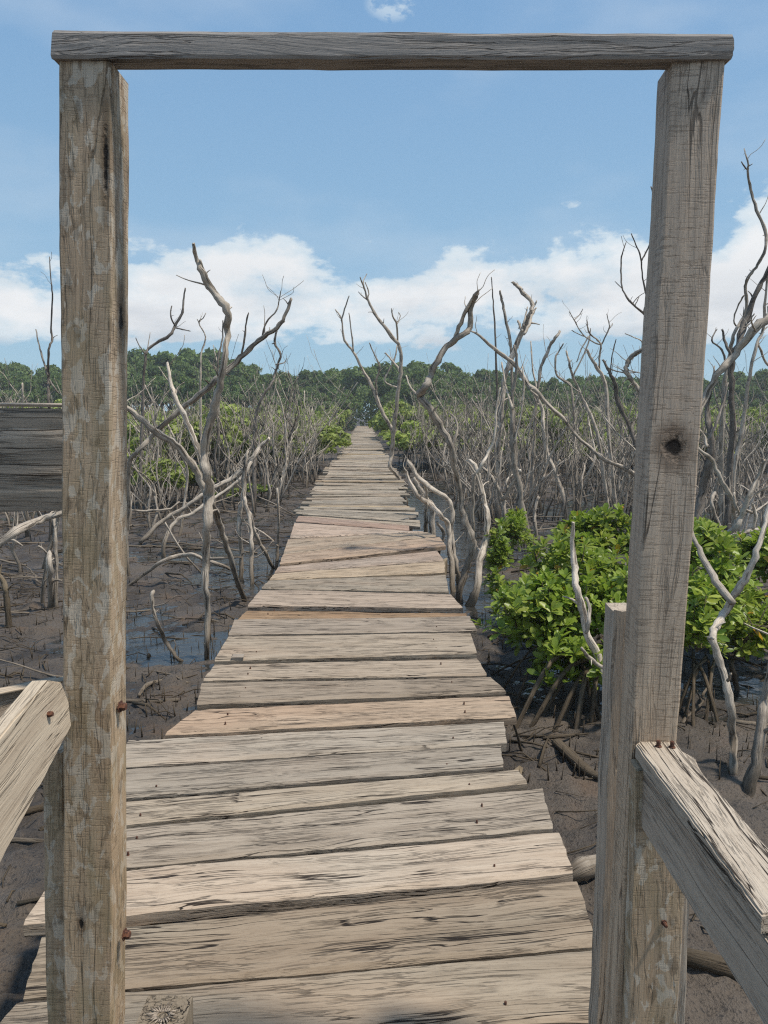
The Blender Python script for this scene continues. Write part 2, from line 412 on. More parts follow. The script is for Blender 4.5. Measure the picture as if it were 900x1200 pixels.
rn_ = t.noise(t.new('ShaderNodeTexCoord').outputs['Object'], 160, 4, .6)
t.put(b.inputs['Base Color'], t.mix(t.ramp(rn_, .4, .65), (.055, .022, .014, 1), (.16, .062, .030, 1))); b.inputs['Roughness'].default_value = .85

# ------------------------------------------------------------------ the deck's outline (left and right edge, pixels read off the photograph)
LE = [(1290, -70), (1165, 10), (1080, 29), (946, 100), (864, 152), (828, 232), (799, 237), (775, 253), (727, 273), (709, 290), (688, 306), (663, 326), (630, 339), (601, 349), (588, 364), (573, 372), (546, 387), (534, 398), (514, 409), (500, 418.5), (497, 420.5)]
RE = [(1290, 690), (1100, 699), (1020, 671), (964, 648), (902, 606), (866, 592), (838, 603), (808, 590), (790, 572), (765, 557), (722, 548), (694, 528), (657, 521), (640, 520), (622, 497), (616, 482), (597, 480), (588, 473), (568, 469), (556, 464), (546, 456), (534, 452), (519, 444), (500, 434.5), (497, 432.5)]
def edge_x(tab, Y):
    ys = []; xs = []
    for (py, px) in tab:
        p = atZ(px, py, 0); ys.append(p.y); xs.append(p.x)
    return float(np.interp(Y, ys, xs))
def deck_l(Y): return edge_x(LE, Y)
def deck_r(Y): return edge_x(RE, Y)

# ------------------------------------------------------------------ ground and water
def mud_height(x, y):
    h = .055*fbm2(x*1.1, y*.9, 4, 3) + .050*np.abs(fbm2(x*4.3, y*5.5, 3, 21)) + .036*fbm2(x*11, y*13, 4, 31)
    h = h + .010 + .030*fbm2(x*7, y*10, 3, 51)
    def g(cx, cy, rx, ry, a): return a*np.exp(-(((x-cx)/rx)**2+((y-cy)/ry)**2))
    h = h - g(-2.0, 10.6, .9, 1.9, .038) - g(-2.0, 7.2, .75, .9, .030) - g(.95, 15.5, .45, 5.5, .075) - g(1.1, 9.3, .6, 1.2, .03) - g(6.6, 13.5, 1.6, 2.2, .08)
    h = h - g(2.9, 4.2, .25, .3, .05) - g(2.75, 5.6, .22, .3, .06) + g(1.4, 3.9, .8, .9, .05) + g(-1.6, 3.5, .7, 1.0, .035) - g(4.5, 16, 3, 2.5, .05) - g(-2.2, 10.0, 1.7, 3.6, .014) - g(-1.0, 6.2, .6, 1.0, .02) + .10*np.clip((3.6-y)/1.2, 0, 1) - g(1.2, 17, .9, 6, .03)
    h = h + .05*np.clip((y-28)/30, 0, 1)
    return h
def build_ground():
    def axis(step, k, lim):
        a = [0.0]
        while a[-1] < lim: a.append(a[-1]+step*(1+a[-1]/k))
        return np.array(a)
    ax = axis(.036, 2.3, 900); xs = np.concatenate([-ax[:0:-1], ax])
    ay = axis(.036, 4.0, 2500)+2.2; xs = xs
    back = -axis(.25, 3, 60)[:0:-1]+2.2
    ys = np.concatenate([back, ay])
    X, Y = np.meshgrid(xs, ys)
    fade = 1/(1+(np.hypot(X, Y)/60)**2)
    Z = MUD+mud_height(X, Y)*fade
    nx, ny = len(xs), len(ys)
    co = np.stack([X, Y, Z], -1).reshape(-1, 3)
    idx = np.arange(nx*ny).reshape(ny, nx)
    q = np.stack([idx[:-1, :-1], idx[:-1, 1:], idx[1:, 1:], idx[1:, :-1]], -1).reshape(-1, 4)
    me = bpy.data.meshes.new('mud_ground')
    me.vertices.add(len(co)); me.vertices.foreach_set('co', co.ravel())
    me.loops.add(q.size); me.loops.foreach_set('vertex_index', q.ravel().astype(np.int32))
    me.polygons.add(len(q)); me.polygons.foreach_set('loop_start', np.arange(0, q.size, 4, dtype=np.int32)); me.polygons.foreach_set('loop_total', np.full(len(q), 4, dtype=np.int32))
    me.polygons.foreach_set('use_smooth', np.ones(len(q), bool))
    me.update(calc_edges=True); me.validate()
    tag(mesh_obj('mud_ground', me, M_MUD), kind='structure', label='dark wet mudflat with small puddles')
    mb = MB(); mb.add([(-900, -60, MUD+.004), (900, -60, MUD+.004), (900, 300, MUD+.004), (-900, 300, MUD+.004)], [(0, 1, 2, 3)])
    tag(mesh_obj('shallow_water', mb.mesh('shallow_water'), M_WATER), kind='structure', label='shallow tidal water lying in the hollows of the mud')
build_ground()
def mud_z(x, y): return MUD+float(mud_height(np.array([x]), np.array([y]))[0])

# ------------------------------------------------------------------ boards
def board(name, mat, parent, corners, thick, nx=24, nv=5, seed=0, wob=.004, zt=(0, 0, 0, 0), endj=.006, round_=.35, rot=None, smooth=True):
    """plank from 4 world corners (left-far, left-near, right-near, right-far) of its top face; thickness straight down the face normal.
    The mesh is written in a local frame whose X runs along the board."""
    c = [Vector(p) for p in corners]
    for k in range(4): c[k] = c[k]+Vector((0, 0, zt[k]))
    org = (c[0]+c[1]+c[2]+c[3])/4
    X = ((c[2]+c[3])-(c[0]+c[1])).normalized(); Yv = ((c[0]+c[3])-(c[1]+c[2])); N = X.cross(Yv).normalized(); Yv = N.cross(X)
    R = Matrix((X, Yv, N)).transposed().to_4x4(); R.translation = org
    inv = R.inverted(); L = [inv @ p for p in c]
    hw = (abs(L[0].y)+abs(L[1].y))/2
    us = np.linspace(0, 1, nx)
    seedf = seed*3.71
    length = (c[3]-c[0]).length
    far_w = wob*(pnoise(us*length*2.3, seed)+.6*pnoise(us*length*8, seed+7)+.3*pnoise(us*length*27, seed+9))
    near_w = wob*(pnoise(us*length*2.3, seed+3)+.6*pnoise(us*length*8, seed+11)+.3*pnoise(us*length*27, seed+13))
    # cross-section: top row (nv+1 points, rounded corners), bottom row
    r = min(thick*round_, hw*.3)
    prof = []
    for k in range(nv+1): prof.append((-1+2*k/nv, 0.0))                  # top, near -> far
    prof += [(1, -1.0), (-1, -1.0)]
    v = []; f = []
    ring = nv+1+4
    for i, u in enumerate(us):
        lf = L[0].lerp(L[3], u); ln = L[1].lerp(L[2], u)
        lf = lf+Vector((0, far_w[i], 0)); ln = ln+Vector((0, near_w[i], 0))
        row = []
        for k in range(nv+1):
            s = k/nv
            p = ln.lerp(lf, s)
            dz = 0.0
            if k == 0 or k == nv: dz = -r*.55
            zz = wob*.45*float(pnoise(u*length*3+k*.31, seed+31+k))
            row.append(p+Vector((0, 0, dz+zz)))
        # pull second/penultimate towards edge for a rounded arris
        row[1] = row[0].lerp(row[1], min(1, r/max(1e-4, (row[1]-row[0]).length))); row[1].z = row[2].z if nv > 3 else 0
        row[-2] = row[-1].lerp(row[-2], min(1, r/max(1e-4, (row[-2]-row[-1]).length))); row[-2].z = row[-3].z if nv > 3 else 0
        bf = lf+Vector((0, -.002, -thick)); bn = ln+Vector((0, .002, -thick))
        row = row+[lf+Vector((0, 0, -r*1.4)), bf, bn, ln+Vector((0, 0, -r*1.4))]
        if i in (0, nx-1):
            sg = -1 if i == 0 else 1
            for k in range(ring):
                row[k] = row[k]+Vector((sg*endj*float(pnoise(k*.9+seedf, seed+i+77)), 0, 0))
        v += row
    for i in range(nx-1):
        for k in range(ring):
            k2 = (k+1) % ring
            f.append((i*ring+k, i*ring+k2, (i+1)*ring+k2, (i+1)*ring+k)[::-1])
    f.append(tuple(range(ring))); f.append(tuple((nx-1)*ring+k for k in range(ring))[::-1])
    mb = MB(); mb.add(v, f); me = mb.mesh(name, smooth=False)
    bpy_fix(me, smooth)
    o = mesh_obj(name, me, mat, parent)
    if parent: o.matrix_local = Matrix.Translation(-Vector(parent.location)) @ R
    else: o.matrix_world = R
    return o
def bpy_fix(me, smooth=True):
    import bmesh
    bm = bmesh.new(); bm.from_mesh(me); bmesh.ops.recalc_face_normals(bm, faces=bm.faces); bm.to_mesh(me); bm.free()
    if smooth:
        me.polygons.foreach_set('use_smooth', [True]*len(me.polygons))
        try: me.set_sharp_from_angle(angle=math.radians(22))
        except Exception: pass

def bolt(parent, p, n, r=.013, name='bolt'):
    n = Vector(n).normalized(); u = n.cross(Vector((0, 1, .13))).normalized(); v_ = n.cross(u)
    mb = MB(); vs = []; R = [(r*1.5, 0), (r*1.5, .002), (r, .002), (r, .010), (r*.8, .013)]
    for (rr, h) in R:
        for k in range(6 if rr <= r else 6):
            a_ = k*math.pi/3+.3; vs.append(p+n*h+u*(math.cos(a_)*rr)+v_*(math.sin(a_)*rr))
    fs = []
    for i in range(len(R)-1):
        for k in range(6): fs.append((i*6+k, i*6+(k+1) % 6, (i+1)*6+(k+1) % 6, (i+1)*6+k))
    fs.append(tuple(24+k for k in range(6)))
    mb.add(vs, fs); me = mb.mesh(name, smooth=False); set_origin(me, p); o = mesh_obj(name, me, M_RUST, parent)
    o.location = p-Vector(parent.location)
    return o

def build_deck():
    root = empty('boardwalk', (0, 0, 0), 'long narrow boardwalk of weathered uneven planks running straight to the far forest', 'boardwalk')
    Q = [  # left-far, left-near, right-near, right-far in photograph pixels
      [(-28, 1232), (-75, 1300), (688, 1278), (690, 1200)],
      [(22, 1172), (-25, 1226), (692, 1194), (697, 1113)],
      [(50, 1096), (28, 1166), (699, 1104), (675, 1030)],
      [(66, 1024), (28, 1082), (671, 1020), (655, 974)],
      [(82, 976), (68, 1020), (648, 968), (635, 922)],
      [(112, 941), (95, 969), (618, 918), (606, 902)],
      [(132, 902), (116, 936), (590, 898), (586, 874)],
      [(152, 865), (136, 897), (594, 868), (590, 844)],
      [(231, 830), (193, 858), (605, 838), (595, 813)],
      [(237, 800), (231, 826), (593, 809), (573, 793)],
      [(253, 777), (238, 796), (570, 789), (559, 770)],
      [(268, 745), (251, 773), (558, 766), (551, 741)],
      [(275, 727), (268, 743), (559, 738), (550, 723)],
      [(290, 711), (277, 722), (547, 719.5), (546, 714)],
      [(306, 690), (290, 709), (542, 712), (528, 695)],
      [(315, 680), (307, 688), (526, 692), (522, 673)],
      [(322, 671), (316, 679), (521, 671), (521, 658)],
      [(327, 663), (322, 670), (520, 656), (512, 645)],
      [(331, 651), (328, 661.5), (522, 641), (514, 630)],
      [(338, 632), (332, 650), (511, 629), (500, 624)],
      [(345, 612), (340, 630), (497, 623), (481, 622)],
      [(350, 604.5), (346, 610.5), (480, 621), (479, 616)],
    ]
    for i, q in enumerate(Q):
        c = [atZ(x, y, 0) for x, y in q]
        z = RND.uniform(-.006, .006)
        zt = [z+RND.uniform(-.007, .007) for _ in range(4)]
        if i == 18: zt = [.012, .012, .02, .02]
        if i == 13: zt = [-.03]*4
        if i == 4: zt = [.0, -.004, -.006, 0.]
        TN = {0: (.80, .76, .68), 1: (.84, .80, .72), 2: (.80, .77, .70), 3: (1.16, 1.13, 1.08), 4: (1.10, 1.03, .93), 5: (1.08, 1.05, 1.0), 6: (.94, .92, .88), 7: (.98, .96, .92), 8: (1.14, .97, .80),
              9: (.92, .84, .74), 10: (1.04, .98, .92), 11: (1.02, .98, .93), 12: (1.0, .93, .86), 13: (.95, .72, .50), 14: (1.08, .95, .84), 18: (1.22, 1.0, .80)}
        o_ = board('plank', M_PLANK, root, c, RND.uniform(.042, .055), nx=70 if i < 14 else 40, nv=8, seed=i*17+3, wob=.0055 if i < 12 else .008, zt=zt, endj=.004)
        o_.color = (*TN.get(i, (RND.uniform(.95, 1.12), RND.uniform(.92, 1.02), RND.uniform(.84, .97))), 1)
    pass
    pa, pb = atZ(350, 604.5, 0), atZ(479, 616, 0)
    tilt = (pb.y-pa.y)/(pb.x-pa.x); Y = (pa.y+pb.y)/2+.015
    i = 100; n = 0
    while Y < 80.5 and n < 270:
        w = RND.uniform(.13, .27) if Y < 20 else RND.uniform(.26, .40)
        t2 = tilt*.4+RND.gauss(0, .024)
        t2 = max(-.05, min(.05, t2)) if n > 12 else tilt*.8+RND.gauss(0, .01)
        g = RND.uniform(.008, .03)
        xl = deck_l(Y)+RND.uniform(-.14, .08); xr = deck_r(Y)+RND.uniform(-.08, .14)
        xc = (xl+xr)/2
        yn = lambda x: Y+(x-xc)*tilt
        yf = lambda x: Y+w+(x-xc)*t2
        c = [Vector((xl, yf(xl), 0)), Vector((xl+RND.uniform(-.02, .02), yn(xl), 0)), Vector((xr+RND.uniform(-.02, .02), yn(xr), 0)), Vector((xr, yf(xr), 0))]
        z = RND.uniform(-.02, .02); sl_ = RND.uniform(-.016, .016)
        zt = (z-sl_+RND.uniform(-.004, .004), z-sl_, z+sl_, z+sl_+RND.uniform(-.004, .004))
        o_ = board('plank', M_PLANK_FAR, root, c, RND.uniform(.035, .05), nx=24 if Y < 25 else 8, nv=5 if Y < 25 else 3, seed=i, wob=.011 if Y < 25 else .006, zt=zt, endj=.005)
        k_ = RND.uniform(.86, 1.12); w_ = max(0, RND.gauss(0, .09)); o_.color = (k_*(1+w_*.5), k_*(1+w_*.05), k_*(.97-w_*.8), 1)
        mean_shift = max(abs(tilt-t2)*0, 0)
        Y += w+g; tilt = t2; i += 1; n += 1
    for q in Q[:14]:
        for s_ in (.14, .86):
            for v_ in (.3, .7):
                if RND.random() < .3: continue
                a_ = Vector(q[0]+(0,)).lerp(Vector(q[3]+(0,)), s_+RND.uniform(-.02, .02)); b_ = Vector(q[1]+(0,)).lerp(Vector(q[2]+(0,)), s_+RND.uniform(-.02, .02)); c_ = a_.lerp(b_, v_)
                p = atZ(c_.x, c_.y, .004); bolt(root, p+Vector((0, 0, -.009)), (.02, .05, 1), r=.0038, name='nail')
    # stringers under the planks and the piles that carry them
    segs = [1.2, 4.5, 8, 12, 17, 23, 31, 42, 58, 81]
    for s in (.17, .83):
        for a_, b_ in zip(segs[:-1], segs[1:]):
            xa = deck_l(a_)*(1-s)+deck_r(a_)*s; xb = deck_l(b_)*(1-s)+deck_r(b_)*s
            c = [Vector((xa-.04, a_, -.062)), Vector((xa+.04, a_, -.062)), Vector((xb+.04, b_-.01, -.062)), Vector((xb-.04, b_-.01, -.062))]
            board('stringer', M_GREY, root, c, .12, nx=6, nv=4, seed=int(a_*7+s*100), wob=.004)
    y = 3.2
    while y < 60:
        for s in (-.02, 1.02):
            x = deck_l(y)*(1-s)+deck_r(y)*s
            if s < 0: x += .06
            else: x -= .06
            mb = MB(); r = .045
            P = [(Vector((0, 0, -.55)), r*1.1), (Vector((RND.uniform(-.01, .01), 0, -.2)), r), (Vector((RND.uniform(-.03, .03), RND.uniform(-.02, .02), 0)), r*.95)]
            P = [(p+Vector((x, y, -.10)), rr) for p, rr in P]
            tube(mb, P, 8, .1, seed=int(y*10+s*3)); 
            o = mesh_obj('pile', mb.mesh('pile'), M_ROOT, root)
        y += RND.uniform(2.0, 3.0) if y < 25 else 5
    # a broken block and a rotten stub showing at the edges, dark wedge between two planks
    p = atZ(278, 771, 0.0)
    board('wedge_block', M_DARKBOARD, root, [p+Vector((-.03, .03, .018)), p+Vector((-.03, -.03, .018)), p+Vector((.04, -.03, .018)), p+Vector((.04, .03, .018))], .03, nx=4, nv=4, seed=5)
build_deck()

# ------------------------------------------------------------------ the gate and its rails
def beam(name, mat, parent, a, b, w, d, side=None, nx=60, nv=8, seed=0, wob=.003, round_=.12, top_cut=0):
    """square timber from a (bottom) to b (top); w across (world x-ish), d deep (world y-ish); front face is towards the camera"""
    a = Vector(a); b = Vector(b); ax = (b-a).normalized()
    sx = Vector(side) if side else Vector((1, 0, 0)); sx = (sx-ax*sx.dot(ax)).normalized(); dp = ax.cross(sx)  # points away/towards
    if dp.y > 0: dp = -dp          # towards the camera
    h = sx*(w/2)
    front = dp*(d/2)
    c = [a-h+front, a+h+front, b+h+front, b-h+front]
    # order so that normal points to the camera
    X = ((c[2]+c[3])-(c[0]+c[1])).normalized(); Yv = (c[0]+c[3])-(c[1]+c[2]); N = X.cross(Yv)
    if N.dot(dp) < 0: c = [c[1], c[0], c[3], c[2]]
    return board(name, mat, parent, c, d, nx=nx, nv=nv, seed=seed, wob=wob, round_=.03, endj=.003)

def build_gate():
    GY = 1.45
    g = empty('wooden_gateway', (0, GY, MUD), 'tall open gateway of two square timber posts joined by a grey lintel', 'gateway')
    # left post: front face pixels 68..130 at the top, 75..130 at the foot
    tl = atY(68, 70, GY); tr = atY(130, 70, GY); bl = atY(75, 1200, GY); br = atY(130.5, 1200, GY)
    w = .094; d = .10
    top = (tl+tr)/2+Vector((0, d/2, 0)); bot = (bl+br)/2+Vector((0, d/2, 0))
    dirn = (bot-top)/(top.z-bot.z); foot = top+dirn*(top.z-(MUD-.2))
    lp = beam('post', M_POST_LEFT, g, foot, top, w, d, nx=120, nv=10, seed=4, wob=.0022)
    lp['label'] = 'left gate post mottled with pale lichen'
    # right post
    tl2 = atY(791, 70, GY); tr2 = atY(852, 68, GY); bl2 = atY(721, 1200, GY); br2 = atY(772, 1200, GY)
    top2 = (tl2+tr2)/2+Vector((0, .05, 0)); bot2 = (bl2+br2)/2+Vector((0, .05, 0))
    dirn2 = (bot2-top2)/(top2.z-bot2.z); foot2 = top2+dirn2*(top2.z-(MUD-.2))
    rp = beam('post', M_POST_RIGHT, g, foot2, top2, .0895, .10, side=(1, -.06, 0), nx=120, nv=10, seed=9, wob=.0025)
    rp['label'] = 'right gate post with saw marks and a dark knot hole'
    # lintel
    a0 = atY(61, 34, GY-.012); a1 = atY(861, 39, GY-.012); b0 = atY(61, 68.5, GY-.012); b1 = atY(858, 68.5, GY-.012)
    c = [a0, b0, b1, a1]
    ln = board('lintel', M_LINTEL, g, c, .052, nx=120, nv=8, seed=12, wob=.0018, round_=.12, endj=.003)
    # secondary board beside the left post's foot
    p0 = atY(48, 900, GY+.05); p1 = atY(54, 1200, GY+.05)
    q0 = p0+Vector((.021, .03, .03)); q1 = p1+Vector((.021, .03, 0))
    dd = (q1-q0)/(q0.z-q1.z); q2 = q0+dd*(q0.z-(MUD-.2))
    beam('side_board', M_POST_LEFT, g, q2, q0, .04, .05, nx=50, nv=6, seed=15)
    # short post behind the right one, and a strip at its right under the rail
    r0 = atY(719, 716, GY+.13); r1 = atY(699, 1200, GY+.13)
    s0 = r0+Vector((.037, .035, 0)); s1 = r1+Vector((.037, .035, 0)); dd = (s1-s0)/(s0.z-s1.z); s2 = s0+dd*(s0.z-(MUD-.2))
    o = beam('short_post', M_GREY, g, s2, s0, .074, .07, nx=60, nv=8, seed=18)
    o['label'] = 'short grey post behind the right gate post'
    zr_ = atY(745, 872, 1.44).z
    u0 = (atY(752, 985, 1.402)+atY(794, 985, 1.402))/2; u1 = (atY(737, 1200, 1.402)+atY(793, 1200, 1.402))/2
    u0 = u0+Vector((0, .023, 0)); u1 = u1+Vector((0, .023, 0)); dd = (u1-u0)/(u0.z-u1.z); u2 = u0+dd*(u0.z-(MUD-.2)); ut = u0-dd*(zr_-.036-u0.z)
    o = beam('support_post', M_POST_LEFT, g, u2, ut, atY(793, 1200, 1.402).x-atY(737, 1200, 1.402).x, .046, nx=60, nv=8, seed=27)
    o['label'] = 'brown support post under the right handrail'
    wv = Vector((atY(798, 1200, 1.41).x-u1.x, .004, 0))
    beam('side_board', M_GREY, g, u2+wv, u0+wv+Vector((0, 0, .05)), .016, .040, nx=50, nv=6, seed=20)
    # bolts
    for (px, py) in ((140, 828), (145, 1095)):
        p = atY(px, py, GY+.045)
        bolt(g, p+Vector((.001, 0, 0)), (1, -.12, 0), r=.0085)
    bolt(g, atY(778, 1081, 1.400), (0, -1, 0), r=.004, name='nail')
    # knotty stub of a low post, bottom left
    a_ = atY(156, 1203, 1.42); b_ = atY(216, 1199, 1.42)
    st = empty('low_post', ((a_.x+b_.x)/2, 1.46, MUD), 'low square post top with a dark knot beside the foot of the left gate post', 'post')
    tp = Vector(((a_.x+b_.x)/2, 1.46, a_.z)); 
    pb_ = beam('post_body', M_PLANK, st, Vector((tp.x, tp.y, MUD-.2)), tp, b_.x-a_.x, .09, nx=30, nv=8, seed=22)
    pb_.color = (.72, .68, .6, 1)
    mb = MB(); 
    # splintered end grain with a knot
    rn = random.Random(3); ks = MB()
    for k in range(26):
        a1_ = k/26*6.283; rr = .008+.017*rn.random()
        p = tp+Vector((math.cos(a1_)*.012, math.sin(a1_)*.010-.012, .001)); q = tp+Vector((math.cos(a1_)*(.012+rr), math.sin(a1_)*(.010+rr)-.012, .002+.006*rn.random()))
        tube(ks, [(p, .0022), ((p+q)/2+Vector((0, 0, .002)), .002), (q, .0008)], 4, .2, seed=k)
    ko = mesh_obj('knot', ks.mesh('knot'), M_DARKBOARD, st); ko.location = -Vector(st.location)
    return g
G = build_gate()
def reloc(o):    # child meshes authored in world coordinates
    pass

def build_rails():
    # left: dark weathered fence board at eye height behind the post
    f = empty('weathered_rail_board', (-1.0, 1.62, MUD), 'wide dark rotten rail board fixed level behind the left gate post', 'fence rail')
    Y = 1.60
    c = [atY(-420, 470, Y), atY(-420, 612, Y), atY(100, 600, Y), atY(100, 475, Y)]
    board('rail_board', M_DARKBOARD, f, c, .045, nx=120, nv=16, seed=31, wob=.006, round_=.2)
    # top lip of the board, pale
    c = [atY(-420, 467, Y+.004)+Vector((0, .04, 0)), atY(-420, 467.5, Y-.004), atY(100, 473.5, Y-.004), atY(100, 473, Y+.004)+Vector((0, .04, 0))]
    board('cap_strip', M_GREY, f, c, .007, nx=40, nv=5, seed=33, wob=.002)
    xx = atY(-400, 600, Y).x
    beam('rail_post', M_GREY, f, Vector((xx, Y+.1, MUD-.2)), Vector((xx, Y+.1, 1.58)), .09, .09, seed=35)
    # left stair rail: brace board nailed on the front of the post, running down to the left and towards the viewer
    lr = empty('left_handrail', (-1.0, 1.2, MUD), 'pale grey slanting handrail board nailed across the left gate post with a cut corner', 'handrail')
    pts_far = [(88, 819), (80, 799), (61, 797)]
    # board polygon in a plane leaning towards the viewer as it descends
    def pl(px, py):                                           # plane: nearer the lower-left
        Yp = 1.425-max(0, (88-px))*.0022
        return atY(px, py, Yp)
    outer = [pl(61, 797), pl(-150, 1045), pl(-78, 1035+62), pl(88, 850), pl(90, 822), pl(80, 799)]
    nrm = (outer[1]-outer[0]).cross(outer[3]-outer[0]).normalized()
    if nrm.y > 0: nrm = -nrm
    poly_board('brace_board', M_PALE, lr, outer, nrm, .035, axis=(outer[1]-outer[0]))
    bolt(lr, pl(54, 837), nrm, r=.0055, name='nail')
    # the rail plank behind it
    Yb = 1.47
    c = [atY(-200, 853, 1.25), atY(-200, 960, 1.25), atY(70, 868, 1.53), atY(70, 797, 1.53)]
    board('rail_board', M_GREY, lr, c, .03, nx=40, nv=8, seed=41, wob=.003)
    c2 = [atY(-200, 846, 1.27)+Vector((0, .03, .0)), atY(-200, 852, 1.245), atY(74, 797, 1.522), atY(74, 793, 1.545)]
    board('lit_rail_edge', M_PALE, lr, c2, .006, nx=30, nv=5, seed=42, wob=.0015)  # pale strip standing in for the sunlit top edge of the plank
    # right handrail
    rr = empty('right_handrail', (.55, 1.1, MUD), 'pale split handrail with grey side board running from the right gate post', 'handrail')
    zr = atY(745, 872, 1.44).z
    def rz(px, py): return atZ(px, py, zr)
    outer = [rz(745, 872), rz(750, 867), rz(791, 866), rz(800, 880), rz(815, 888), rz(822, 903), rz(900, 992), rz(960, 1062), rz(893, 1072)]
    poly_board('rail_board', M_RAILTOP, rr, outer, Vector((0, 0, 1)), .030, axis=(rz(893, 1072)-rz(745, 872)))
    # side board, vertical, under the top board's left edge
    def sx(px, py, xw):
        r = ray(px, py); return EYE+r*(xw/r.x)
    xw = rz(745, 872).x+.004
    A = sx(743, 897, xw); B = sx(752, 971, xw); zt_, zb_ = A.z, B.z
    A.z = zr-.033; Cn = Vector((xw, .35, zb_)); Dn = Vector((xw, .35, zr-.033))
    c = [A, B, Cn, Dn]
    nv_ = Vector((-1, 0, 0))
    poly_board('side_board', M_GREY, rr, [A, B, Cn, Dn], nv_, .035, axis=(Cn-B))
    for px, py in ((769, 872), (785, 873)):
        p = rz(px, py); bolt(rr, p+Vector((0, -.012, .0)), (0, 0.05, 1), r=.0045, name='nail')
    beam('rail_post', M_GREY, rr, Vector((xw+.06, .40, MUD-.2)), Vector((xw+.06, .40, zr-.035)), .07, .07, seed=44)

def poly_board(name, mat, parent, outer, nrm, thick, axis):
    """a board with an outline of its own: bevelled prism, local X along `axis`"""
    import bmesh
    X = Vector(axis).normalized(); N = Vector(nrm); N = (N-X*N.dot(X)).normalized(); Yv = N.cross(X)
    org = sum(outer, Vector())/len(outer)
    R = Matrix((X, Yv, N)).transposed().to_4x4(); R.translation = org; inv = R.inverted()
    P = [inv @ p for p in outer]
    area = sum(P[i].x*P[(i+1) % len(P)].y-P[(i+1) % len(P)].x*P[i].y for i in range(len(P)))
    if area < 0: P = P[::-1]
    # irregular sawn edges
    rn = random.Random(len(P)+int(org.x*100)); Q = []
    for i in range(len(P)):
        a, b = P[i], P[(i+1) % len(P)]; n = max(1, int((b-a).length/.02)); d = (b-a); pr = Vector((d.y, -d.x, 0)).normalized()
        for k in range(n): Q.append(a+d*(k/n)+pr*(rn.uniform(-.0012, .0012) if k else 0))
    bm = bmesh.new()
    top = [bm.verts.new((p.x, p.y, 0)) for p in Q]; botv = [bm.verts.new((p.x, p.y, -thick)) for p in Q]
    bm.faces.new(top); bm.faces.new(botv[::-1])
    for i in range(len(Q)):
        j = (i+1) % len(Q); bm.faces.new((top[i], botv[i], botv[j], top[j]))
    bmesh.ops.recalc_face_normals(bm, faces=bm.faces)
    es = [e_ for e_ in bm.edges if len(e_.link_faces) == 2 and e_.calc_face_angle() > 1.2 and len(e_.verts[0].link_edges) and abs(e_.verts[0].co.z-e_.verts[1].co.z) < 1e-6]
    bmesh.ops.bevel(bm, geom=es, offset=.003, segments=2, affect='EDGES', clamp_overlap=True)
    me = bpy.data.meshes.new(name); bm.to_mesh(me); bm.free()
    bpy_fix(me)
    o = mesh_obj(name, me, mat, parent); o.matrix_local = Matrix.Translation(-Vector(parent.location)) @ R
    return o
build_rails()

# ------------------------------------------------------------------ dead mangroves traced one by one
def limb_mesh(name, path, Y0, Y1, seed, sides=9, ground=False, jit=.10):
    """path: [(px, py, width_px)], first point nearest the root"""
    rn = random.Random(seed); P = []; n = len(path)
    L = [0]
    for a, b in zip(path[:-1], path[1:]): L.append(L[-1]+math.hypot(a[0]-b[0], a[1]-b[1]))
    for i, (x, y, w) in enumerate(path):
        s = L[i]/max(L[-1], 1); Yp = Y0+(Y1-Y0)*s
        if 0 < i < n-1: Yp += rn.uniform(-jit, jit)
        P.append((atY(x, y, Yp), w*.44*pxm(x, y, Yp)))
    if ground:
        b = P[0]; gz = MUD-.12
        if b[0].z > gz+.02:
            P.insert(0, (Vector((b[0].x+rn.uniform(-.01, .01), b[0].y, gz)), b[1]*1.15))
    P = catmull(P, 4)
    # small knobbly deviations
    Q = []
    for i, (p, r) in enumerate(P):
        k = .34*r
        Q.append((p+Vector((rn.uniform(-k, k), rn.uniform(-k, k), rn.uniform(-k, k)*.5)), r*(1+rn.uniform(-.14, .14))))
    mb = MB(); tube(mb, Q, sides, .13, seed)
    for k in range(rn.randint(2, 5) if sides > 8 else rn.randint(0, 2)):
        i = rn.randrange(len(Q)//5, len(Q)-2); p, r = Q[i]; ax = (Q[i+1][0]-Q[i-1][0]).normalized()
        sd = ax.cross(Vector((rn.gauss(0, 1), rn.gauss(0, 1), rn.gauss(0, 1)))).normalized(); dd = (sd+ax*rn.uniform(.2, .9)).normalized(); L_ = r*rn.uniform(2.0, 5.5)
        tube(mb, catmull([(p, r*.45), (p+dd*L_*.5+Vector((0, 0, .1*L_)), r*.30), (p+dd*L_, r*.16)], 2), 5, .15, seed+k)
    for k in range(rn.randint(2, 5) if Y0 > 5.5 and len(path) > 4 else 0):
        i = rn.randrange(int(len(Q)*.35), len(Q)-1); p, r = Q[i]; dd = Vector((rn.gauss(0, .8), rn.gauss(0, .5), rn.uniform(.2, 1.2))).normalized(); L_ = rn.uniform(.10, .30); tw = []
        q = p.copy()
        for m_ in range(5):
            tw.append((q.copy(), max(.0028, min(r*.4, .007)*(1-.17*m_)))); dd = (dd+Vector((rn.gauss(0, .3), rn.gauss(0, .2), rn.uniform(-.05, .3)))).normalized(); q = q+dd*L_*.3
        tube(mb, catmull(tw, 2), 4, .1, seed+k+300)
    return mb.mesh(name), Q[0][0]

